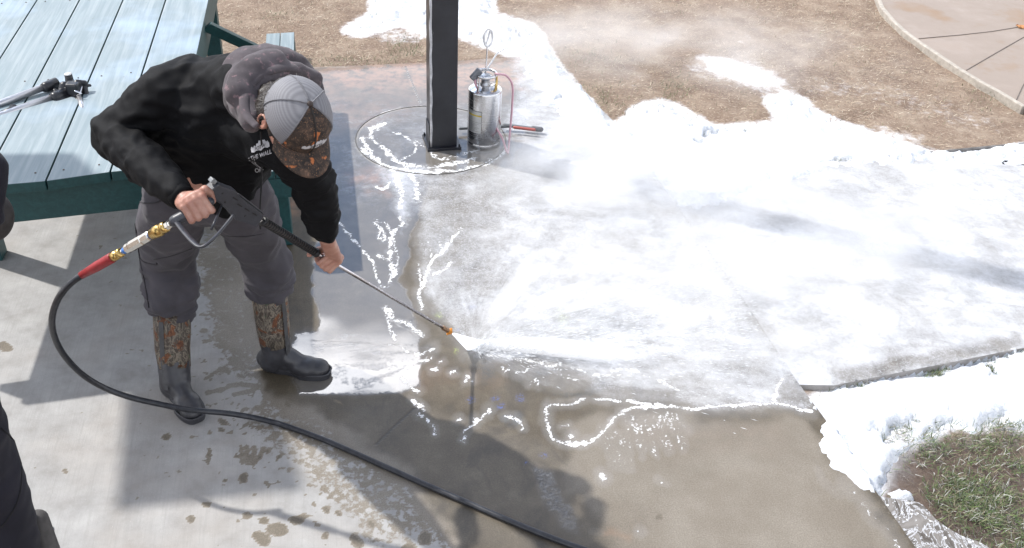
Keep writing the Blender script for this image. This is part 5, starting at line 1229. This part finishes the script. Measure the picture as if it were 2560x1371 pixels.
# guard
gz = gripB.z
gpts = catmull([V(442, 556, gz), V(462, 582, gz + .0), V(484, 606, gz), V(500, 617, gz), V(516, 612, gz + .005), V(545, 585, gz + .01), V(566, 560, gz + .02), V(582, 540, gz + .03)], 6)
b1 = bmesh.new(); ring_sweep(b1, gpts, .0062, 10, sx=1.6, sy=.8, up=gc); obj('trigger_guard', b1, M_GUN, gun)
b1 = bmesh.new(); ring_sweep(b1, catmull([gp(.30, .018), V(538, 552, gz + .02), V(528, 575, gz + .0)], 5), .004, 8); obj('trigger', b1, M_GUN, gun)
# rear couplings
hd_ = (V(205, 688, .80) - V(440, 551, gz)).normalized(); c0 = V(438, 552, gz)
def cpl(name, x0, x1, prof, m, par=gun, seg=24):
    """coupling piece between photo x positions along the inlet axis"""
    e0, e1 = V(440, 552, gz), V(205, 688, .80)
    def pt(x): return e0.lerp(e1, (440 - x) / 235.0)
    a, b = pt(x0), pt(x1); b1 = bmesh.new(); ring_sweep(b1, [a.lerp(b, t) for t, r in prof], [r for t, r in prof], seg); return obj(name, b1, m, par, smooth=(seg > 10))
M_SIL = simple('nickel', (.62, .60, .56), .22, 1, .08, 40, .02)
cpl('ball_end', 444, 428, [(0, .012), (.3, .014), (.8, .012), (1, .009)], M_GUN)
cpl('nipple', 430, 412, [(0, .010), (.25, .0105), (.3, .0125), (.9, .0125), (1, .010)], M_SIL, seg=6)
cpl('quick_coupler', 418, 382, [(0, .012), (.05, .0165), (.2, .0175), (.25, .0150), (.35, .0150), (.4, .0185), (.7, .0185), (.75, .0160), (.95, .0160), (1, .013)], M_BRASS)
cpl('blue_ring', 386, 380, [(0, .0135), (1, .0135)], simple('blue_anodised', (.05, .13, .35), .3, .5))
cpl('swivel', 380, 322, [(0, .013), (.04, .0160), (.28, .0160), (.32, .0145), (.34, .0165), (.80, .0165), (.86, .0150), (.99, .0150), (1, .011)], M_SIL, seg=8)
cpl('blue_seal', 323, 314, [(0, .010), (1, .010)], simple('blue_seal', (.06, .22, .65), .4))
cpl('fitting', 316, 306, [(0, .0085), (1, .0085)], M_SIL)
# lance
b1 = bmesh.new(); ring_sweep(b1, [onl(640), onl(660)], .0095, 20); obj('barrel_nut', b1, M_CHR, gun)
b1 = bmesh.new(); ring_sweep(b1, [onl(655), onl(657), onl(661), onl(662)], [.014, .017, .017, .014], 24); obj('grip_collar', b1, M_GUN2, gun)
s0, s1 = onl(660), onl(790)
b1 = bmesh.new(); ring_sweep(b1, [s0, s1], .0110, 20); cg = obj('insulating_grip', b1, simple('grip_brown', (.06, .05, .045), .6), gun)
b1 = bmesh.new(); tr_ = 24; n = tr_ * 20; pts = []
for i in range(n + 1):
    t = i / n; a = 2 * math.pi * tr_ * t; pts.append(s0.lerp(s1, t) + gs * .0128 * math.cos(a) + gc * .0128 * math.sin(a))
ring_sweep(b1, pts, .0022, 6); obj('coil', b1, M_GUN2, cg)
b1 = bmesh.new(); ring_sweep(b1, [onl(787), onl(789), onl(793), onl(794)], [.012, .0155, .0155, .012], 24); obj('grip_collar', b1, M_GUN2, gun)
b1 = bmesh.new(); ring_sweep(b1, [onl(660), onl(1110)], .0062, 20); obj('lance', b1, simple('lance_steel', (.50, .48, .50), .25, 1, .1, 50, .02), gun)
b1 = bmesh.new(); ring_sweep(b1, [onl(1106), onl(1108), onl(1112), onl(1113), onl(1117), onl(1118), onl(1120)], [.008, .011, .011, .009, .0115, .0115, .009], 8); obj('nozzle_coupler', b1, simple('dark_brass', (.25, .16, .10), .4, .8), gun, smooth=False)
b1 = bmesh.new(); ring_sweep(b1, [onl(1118), onl(1122), onl(1123), onl(1127)], [.009, .009, .0095, .0085], 16)
for k in range(2):
    a_ = gs * math.cos(k * math.pi) ; capsule(b1, onl(1123.5) + a_ * .006, onl(1123.5) + a_ * .0125, .0045, .005, 10)
ring_sweep(b1, [onl(1122), onl(1125.5)], .0115, 20); obj('nozzle', b1, simple('orange_plastic', (.75, .28, .02), .4), gun)

# ================================================================ HOSE
hs = empty('hose', tuple(at(900, 1130)), 'black high pressure hose with red sleeve looping across the slab to the gun', 'hose')
cpl('crimp', 308, 284, [(0, .009), (.04, .0145), (.28, .0145), (.31, .0125), (.40, .0125), (.43, .0150), (1, .0150)], M_BRASS, hs)
cpl('sleeve', 286, 203, [(0, .0160), (.04, .0165), (.5, .0160), (.6, .0150), (1, .0120)], simple('red_sleeve', (.30, .012, .018), .45, 0, .2, 50, .1), hs)
hz_ = [(230, 673, .815), (205, 688, .80), (172, 713, .77), (143, 752, .71), (130, 800, .62), (138, 848, .51), (165, 895, .40), (210, 940, .29), (265, 972, .205), (330, 995, .150), (400, 1011, .112), (455, 1022, .098), (505, 1028, .092), (570, 1034, .060), (640, 1046, .026), (710, 1064, .013), (800, 1096, .011), (880, 1130, .011), (960, 1166, .011), (1050, 1206, .011), (1140, 1245, .011), (1230, 1284, .011), (1320, 1322, .011), (1410, 1357, .011), (1520, 1395, .011), (1720, 1470, .011), (2000, 1580, .011), (2500, 1800, .011), (3300, 2100, .011), (5200, 2500, .011)]
b1 = bmesh.new(); pp = catmull([V(*t) for t in hz_], 8); ring_sweep(b1, pp, .0107, 16)
q = N('black_rubber'); P_ = q.pos(); M_HOSE = q.set(Base_Color=q.ramp(q.noise(P_, 40, 5, .7), [(.4, (.010, .011, .015)), (.7, (.03, .031, .037))]), Roughness=.38, Normal=q.bump(q.noise(P_, 300, 3), .25, .001))
obj('tube', b1, M_HOSE, hs)

# ================================================================ SECOND PERSON at the left edge
p2 = empty('person', (-1.75, 2.05, 0), 'person in dark navy clothes at the left picture edge, mostly out of view', 'person')
NV = cloth('navy_cloth', (.0065, .0065, .013), .75, .25, 6, 1000, .03, .3)
lk = V(-20, 1250, .52); lf = V(60, 1545, .09); lh = V(-150, 1000, .90)
off = Vector((-.30, -.10, 0))
sh2 = lh + Vector((-.05, -.02, .52)); ne2 = lh + Vector((-.17, -.08, .60)); hd2 = lh + Vector((-.16, -.05, .79)); el2 = V(-34, 440, 1.34); wr2 = V(-50, 560, 1.22); sh2 = el2 + Vector((-.10, -.12, .10))
b1 = bmesh.new(); chain(b1, [(lh, .08), (lk, .058), (lf, .04), (lf + Vector((.10, .12, -.045)), .035)]); chain(b1, [(lh + off, .08), (lk + off, .058), (lf + off, .04), (lf + off + Vector((.10, .12, -.045)), .035)])
chain(b1, [(lh + off * .5, .14), (lh + off * .5 + Vector((0, 0, .3)), .13), (ne2, .07), (hd2, .07)]); ellipsoid(b1, hd2 + Vector((0, 0, .05)), AX, (.078, .095, .115)); chain(b1, [(ne2, .07), (sh2, .055), (el2, .042), (wr2, .03)])
hand(b1, wr2 + Vector((-.06, .04, -.04)), Vector((0, 0, 1)), Vector((-.5, .86, 0)), Vector((.86, .5, 0)), wr2, first=1)
obj('body', fuse(b1, .006, 3), M_SKIN, p2)
b1 = bmesh.new(); chain(b1, [(lh + Vector((0, 0, .05)), .125), (lk.lerp(lh, .5), .108), (lk, .092), (lk.lerp(lf, .6), .086), (lf, .082)], 24); chain(b1, [(lh + off + Vector((0, 0, .05)), .125), (lk + off, .092), (lf + off, .082)], 24); chain(b1, [(lh, .12), (lh + off, .12)])
me = fuse(b1, .009, 6); wrinkle(me, .006, (7, 7, 9), (20, 20, 25), .004, 6.0); tp2 = obj('trousers', me, NV, p2)
stitch('seam', [(2, 1070), (40, 1110), (54, 1170), (48, 1240), (25, 1290), (2, 1320)], tp2, tp2, .0022, simple('seam_black', (.002, .002, .004), .9))
b1 = bmesh.new(); chain(b1, [(lh + off * .5 + Vector((0, 0, .06)), .17), (lh + off * .5 + Vector((0, 0, .3)), .165), (ne2 - Vector((0, 0, .08)), .12)], 24); chain(b1, [(ne2 - Vector((0, 0, .08)), .10), (sh2, .075), (el2 + Vector((-.01, 0, .02)), .062), (el2.lerp(wr2, .75), .052)], 22)
me = fuse(b1, .009, 6); wrinkle(me, .006, (9, 9, 12), (26, 26, 30), .004, 9.0); obj('jacket', me, NV, p2)
b1 = bmesh.new(); ellipsoid(b1, V(-24, 542, 1.2), (r_, u_, c_), (.060, .070, .050)); capsule(b1, V(-24, 542, 1.2), wr2 + Vector((-.05, 0, 0)), .05, .04); obj('glove', fuse(b1, .006, 5), simple('glove_grey', (.028, .024, .023), .7, 0, .3, 30, .2), p2)
b1 = bmesh.new(); ellipsoid(b1, hd2 + Vector((0, -.01, .075)), AX, (.085, .102, .105)); obj('hair', fuse(b1, .006, 3), M_HAIR, p2)
for o_ in (Vector((0, 0, 0)), off):
    b1 = bmesh.new(); a = lf + o_; a.z = .05; ff = Vector((.62, .78, 0)); sdv = Vector((-.78, .62, 0)); ellipsoid(b1, a + ff * .02, (ff, sdv, AX[2]), (.09, .045, .05)); ellipsoid(b1, a + ff * .11 - Vector((0, 0, .008)), (ff, sdv, AX[2]), (.075, .048, .038)); capsule(b1, a, a + Vector((0, 0, .06)), .045, .045)
    m = fuse(b1, .006, 5); displace(m, lambda c, n: np.stack([c[:, 0], c[:, 1], np.maximum(c[:, 2], .003)], 1)); obj('shoe', m, simple('grey_shoe', (.10, .10, .10), .7), p2)
b1 = bmesh.new(); za = V(133, 1326, .30); lathe(b1, za, [(.009, -.004), (.010, 0), (.009, .004), (.004, .005)], 16, (u_, r_ * .5 + c_ * .5, c_)); obj('zip_pull', b1, simple('zip', (.25, .25, .26), .4, .5), p2)
b1 = bmesh.new(); chain(b1, [(V(95, 1300, .36), .03), (V(118, 1380, .26), .036), (V(122, 1450, .15), .036)], 16); obj('gaiter', b1, simple('gaiter_grey', (.07, .065, .062), .8), p2)
# ================================================================ LEAF on the far path
b1 = bmesh.new(); lp = V(2554, 66, .010); rl = random.Random(3)
for k in range(3):
    a0 = k * 2.1; vs = [b1.verts.new(lp + Vector((.022 * math.cos(a0 + t) * w + .018 * math.cos(a0), .022 * math.sin(a0 + t) * w + .018 * math.sin(a0), .005 * math.sin(3 * t + k)))) for t, w in [(i * .785, 1 + .25 * (i % 2)) for i in range(8)]]
    b1.faces.new(vs)
o = obj('leaf', b1, simple('leaf_orange', (.48, .22, .08), .7), smooth=False); sm = o.modifiers.new('t', 'SOLIDIFY'); sm.thickness = .002
meta(o, 'curled orange dead leaf lying on the far curved path', 'leaf')

# ================================================================ WATER JET AND MIST
nzl = onl(1128)
h0 = V(1172, 874, .005); h1 = V(1192, 858, .03)
fan_a = V(1165, 872, .004); fan_b = V(1215, 838, .05)
def vol_mat(name, dens, scale, lo, hi, stretch=(1, 1, 1), rot=(0, 0, 0), col=(.97, .98, 1.0), fall=None, aniso=.25):
    m = bpy.data.materials.new(name); m.use_nodes = True; t = m.node_tree; t.nodes.clear(); o_ = t.nodes.new('ShaderNodeOutputMaterial'); v = t.nodes.new('ShaderNodeVolumeScatter')
    v.inputs['Color'].default_value = (1, 1, 1, 1); v.inputs['Anisotropy'].default_value = aniso
    g = t.nodes.new('ShaderNodeNewGeometry'); mp_ = t.nodes.new('ShaderNodeMapping'); mp_.inputs['Scale'].default_value = stretch; mp_.inputs['Rotation'].default_value = rot
    n = t.nodes.new('ShaderNodeTexNoise'); n.inputs['Scale'].default_value = scale; n.inputs['Detail'].default_value = 4; n.inputs['Roughness'].default_value = .6; n.inputs['Distortion'].default_value = .5
    mr = t.nodes.new('ShaderNodeMapRange'); mr.interpolation_type = 'SMOOTHSTEP'; mr.inputs[1].default_value = lo; mr.inputs[2].default_value = hi; mr.inputs[3].default_value = 0; mr.inputs[4].default_value = dens
    L_ = t.links.new; L_(g.outputs['Position'], mp_.inputs[0]); L_(mp_.outputs[0], n.inputs['Vector']); L_(n.outputs['Fac'], mr.inputs[0])
    out = mr.outputs[0]
    if fall:                      # fade from a centre: (centre, radii)
        c, rad = fall; vs = t.nodes.new('ShaderNodeVectorMath'); vs.operation = 'SUBTRACT'; L_(g.outputs['Position'], vs.inputs[0]); vs.inputs[1].default_value = c
        vd = t.nodes.new('ShaderNodeVectorMath'); vd.operation = 'DIVIDE'; L_(vs.outputs[0], vd.inputs[0]); vd.inputs[1].default_value = rad
        ln = t.nodes.new('ShaderNodeVectorMath'); ln.operation = 'LENGTH'; L_(vd.outputs[0], ln.inputs[0]); m2 = t.nodes.new('ShaderNodeMapRange'); m2.interpolation_type = 'SMOOTHSTEP'; L_(ln.outputs['Value'], m2.inputs[0])
        m2.inputs[1].default_value = 1.0; m2.inputs[2].default_value = .1; m2.inputs[3].default_value = 0; m2.inputs[4].default_value = 1
        mm = t.nodes.new('ShaderNodeMath'); mm.operation = 'MULTIPLY'; L_(out, mm.inputs[0]); L_(m2.outputs[0], mm.inputs[1]); out = mm.outputs[0]
    L_(out, v.inputs['Density']); L_(v.outputs[0], o_.inputs['Volume']); m.cycles.volume_step_rate = 1.0 if hasattr(m, 'cycles') else 1.0
    return m
jet = empty('water_spray', tuple(nzl), 'fan of white water blasting from the orange nozzle across the slab', 'water spray')
# the solid fan between nozzle and ground
b1 = bmesh.new(); rings = []
for t in np.linspace(0, 1, 12):
    a = nzl.lerp(V(1167, 874, .004), t); b = nzl.lerp(V(1212, 856, .030), t); c = (a + b) / 2; hw = (b - a) * .5; up_ = hw.cross(gd).normalized() if hw.length > 1e-6 else gs
    th = .002 + .012 * t
    rings.append([b1.verts.new(c + (hw + hw.normalized() * .0025 if hw.length > 1e-6 else gs * .0025) * math.cos(x) + up_ * th * math.sin(x)) for x in [2 * math.pi * k / 14 for k in range(14)]])
for a, b in zip(rings[:-1], rings[1:]):
    for k in range(14): b1.faces.new((a[k], a[(k + 1) % 14], b[(k + 1) % 14], b[k]))
b1.faces.new(rings[0]); b1.faces.new(list(reversed(rings[-1]))); bmesh.ops.recalc_face_normals(b1, faces=b1.faces)
def spray_mat(name, alpha, sc_):
    q = N(name); P = q.pos(); f = q.noise(q.mapv(P, (1, 1, 1)), sc_, 4, .6)
    q.b.inputs['Subsurface Weight'].default_value = 0
    al = q.math('MULTIPLY', q.smooth(f, .0, .4), alpha)
    df = q.n('ShaderNodeBsdfDiffuse'); df.inputs[0].default_value = (.97, .98, .99, 1); tl = q.n('ShaderNodeBsdfTranslucent'); tl.inputs[0].default_value = (.97, .98, .99, 1); m1 = q.n('ShaderNodeAddShader'); q.l(df.outputs[0], m1.inputs[0]); q.l(tl.outputs[0], m1.inputs[1])
    for z_ in (df, tl): z_.inputs[0].default_value = (.62, .63, .64, 1)
    tp = q.n('ShaderNodeBsdfTransparent'); m2 = q.n('ShaderNodeMixShader'); q.l(al, m2.inputs[0]); q.l(tp.outputs[0], m2.inputs[1]); q.l(m1.outputs[0], m2.inputs[2]); q.l(m2.outputs[0], q.out.inputs[0]); return q.m
obj('jet', b1, spray_mat('jet_water', .93, 60), jet)
# sheet of spray running along the ground, and the mist it throws up
def hull(pts, name, m, par):
    b = bmesh.new(); [b.verts.new(p) for p in pts]; r = bmesh.ops.convex_hull(b, input=b.verts); bmesh.ops.delete(b, geom=[v for v in b.verts if not v.link_faces], context='VERTS'); bmesh.ops.recalc_face_normals(b, faces=b.faces); return obj(name, b, m, par)
def slug(name, line, rad, m, par, flat=.5):
    b = bmesh.new(); ring_sweep(b, catmull(line, 5), rad if not isinstance(rad, list) else list(np.interp(np.linspace(0, 1, len(line) * 5 - 4), np.linspace(0, 1, len(rad)), rad)), 18, sx=1.0, sy=flat, up=(0, 1, 0)); bmesh.ops.recalc_face_normals(b, faces=b.faces); return obj(name, b, m, par)
slug('ground_jet', [V(1170, 872, .012), V(1210, 862, .018), V(1300, 862, .028), V(1400, 870, .038), V(1520, 884, .045), V(1650, 900, .05)], [.012, .030, .045, .055, .055, .02], vol_mat('ground_jet', 70, 9, .15, .65, (1, 3, 3), fall=(tuple(V(1280, 865, .025)), (.62, .16, .11))), jet)
slug('spray_sheet', [V(1200, 848, .03), V(1240, 780, .07), V(1290, 715, .11), V(1350, 650, .14), V(1430, 590, .15)], [.02, .045, .07, .09, .06], vol_mat('sheet', 12, 10, .42, .66, (1, 1, 2), fall=(tuple(V(1270, 740, .08)), (.42, .5, .16))), jet, .5)
slug('spray_sheet', [V(1205, 850, .03), V(1290, 800, .07), V(1380, 760, .10), V(1500, 730, .13), V(1620, 720, .14)], [.02, .05, .08, .10, .07], vol_mat('sheet2', 16, 9, .44, .70, (1, 2, 2), fall=(tuple(V(1360, 780, .08)), (.6, .4, .18))), jet, .5)
b1 = bmesh.new(); mc = V(1620, 740, .10); ellipsoid(b1, mc, AX, (1.35, 1.05, .26), 28, 12)
for v in b1.verts: v.co.z = max(v.co.z, .008)
ms_ = obj('mist', b1, vol_mat('mist_vol', 2.6, 2.4, .36, .74, (1, 1.6, 2), fall=(tuple(mc), (1.35, 1.05, .27))))
meta(ms_, 'low drifting water mist hanging over the foamy slab', 'mist', kind='stuff')
b1 = bmesh.new(); mc = V(1700, 120, .10); ellipsoid(b1, mc, AX, (1.9, .95, .26), 28, 12)
for v in b1.verts: v.co.z = max(v.co.z, .03)
ms_ = obj('mist', b1, vol_mat('mist_vol2', 2.4, 1.6, .34, .70, (1, 1.6, 2), fall=(tuple(mc), (1.9, .95, .27))))
meta(ms_, 'thin mist drifting over the dry lawn behind the foam', 'mist', kind='stuff')
b1 = bmesh.new(); mc = V(2080, 590, .10); ellipsoid(b1, mc, AX, (1.35, 1.0, .24), 28, 12)
for v in b1.verts: v.co.z = max(v.co.z, .05)
ms_ = obj('mist', b1, vol_mat('mist_vol3', 3.5, 2.0, .34, .68, (1, 1.6, 2), fall=(tuple(mc), (1.35, 1.0, .25))))
meta(ms_, 'pale mist veil drifting over the foam covered walkway', 'mist', kind='stuff')
b1 = bmesh.new(); mc = V(1520, 440, .10); ellipsoid(b1, mc, AX, (.85, .55, .20), 28, 12)
for v in b1.verts: v.co.z = max(v.co.z, .05)
ms_ = obj('mist', b1, vol_mat('mist_vol4', 7.0, 2.6, .30, .62, (1, 1.6, 2), fall=(tuple(mc), (.85, .55, .21))))
meta(ms_, 'dense mist billowing over the foam to the right of the steel sprayer', 'mist', kind='stuff')
# flying droplets: tiny stretched beads
r = np.random.default_rng(21); n = 2600
t = r.random(n) ** 1.5; sx0 = 1195 + 700 * t; sp_ = r.normal(0, 1, n); yy = 868 - 10 * t * 100 / 100 + sp_ * (10 + 90 * t) - 60 * t
hh = .012 + np.abs(r.normal(0, .05, n)) * (.3 + t)
hit = np.array(V(1185, 868, .01)); Pd = np.array([at(a, b, h) for a, b, h in zip(sx0, yy, hh)]); d = Pd - hit; d /= np.linalg.norm(d, axis=1)[:, None]; Ld = r.uniform(.004, .018, n)[:, None]; wd_ = r.uniform(.0006, .0016, n)[:, None]
s = np.cross(d, np.array([0, 0, 1.0])); s /= np.linalg.norm(s, axis=1)[:, None]; u2 = np.cross(s, d)
Vv = np.stack([Pd - d * Ld, Pd + s * wd_, Pd + u2 * wd_, Pd - s * wd_, Pd - u2 * wd_, Pd + d * Ld], 1).reshape(-1, 3); idx = np.arange(n)[:, None] * 6
Fd = np.concatenate([idx + q_ for q_ in ([0, 1, 2], [0, 2, 3], [0, 3, 4], [0, 4, 1], [5, 2, 1], [5, 3, 2], [5, 4, 3], [5, 1, 4])], 0)
o = obj('water_droplets', npmesh('drops', Vv, Fd), simple('droplet', (.88, .9, .93), .15, bump=0)); meta(o, 'small white droplets flying from where the water jet hits the slab', 'water droplets', kind='stuff')

# ================================================================ SHADE BLOCKER (out of frame): added sheet shading the slab by the near boot
gp_ = [Vector(at(*p)) for p in ((302, 1275), (760, 1226), (700, 1010), (560, 870), (334, 880))]
k = 2.9 / -travel.z; off_ = -travel * k
b1 = bmesh.new(); prism(b1, [p + off_ for p in gp_], (0, 0, -.03)); o = obj('shade_blocker', b1, simple('blocker_metal', (.12, .12, .13), .5), smooth=False)
meta(o, 'unseen dark sheet added above the left side to shade the slab', 'shade blocker', kind='structure')
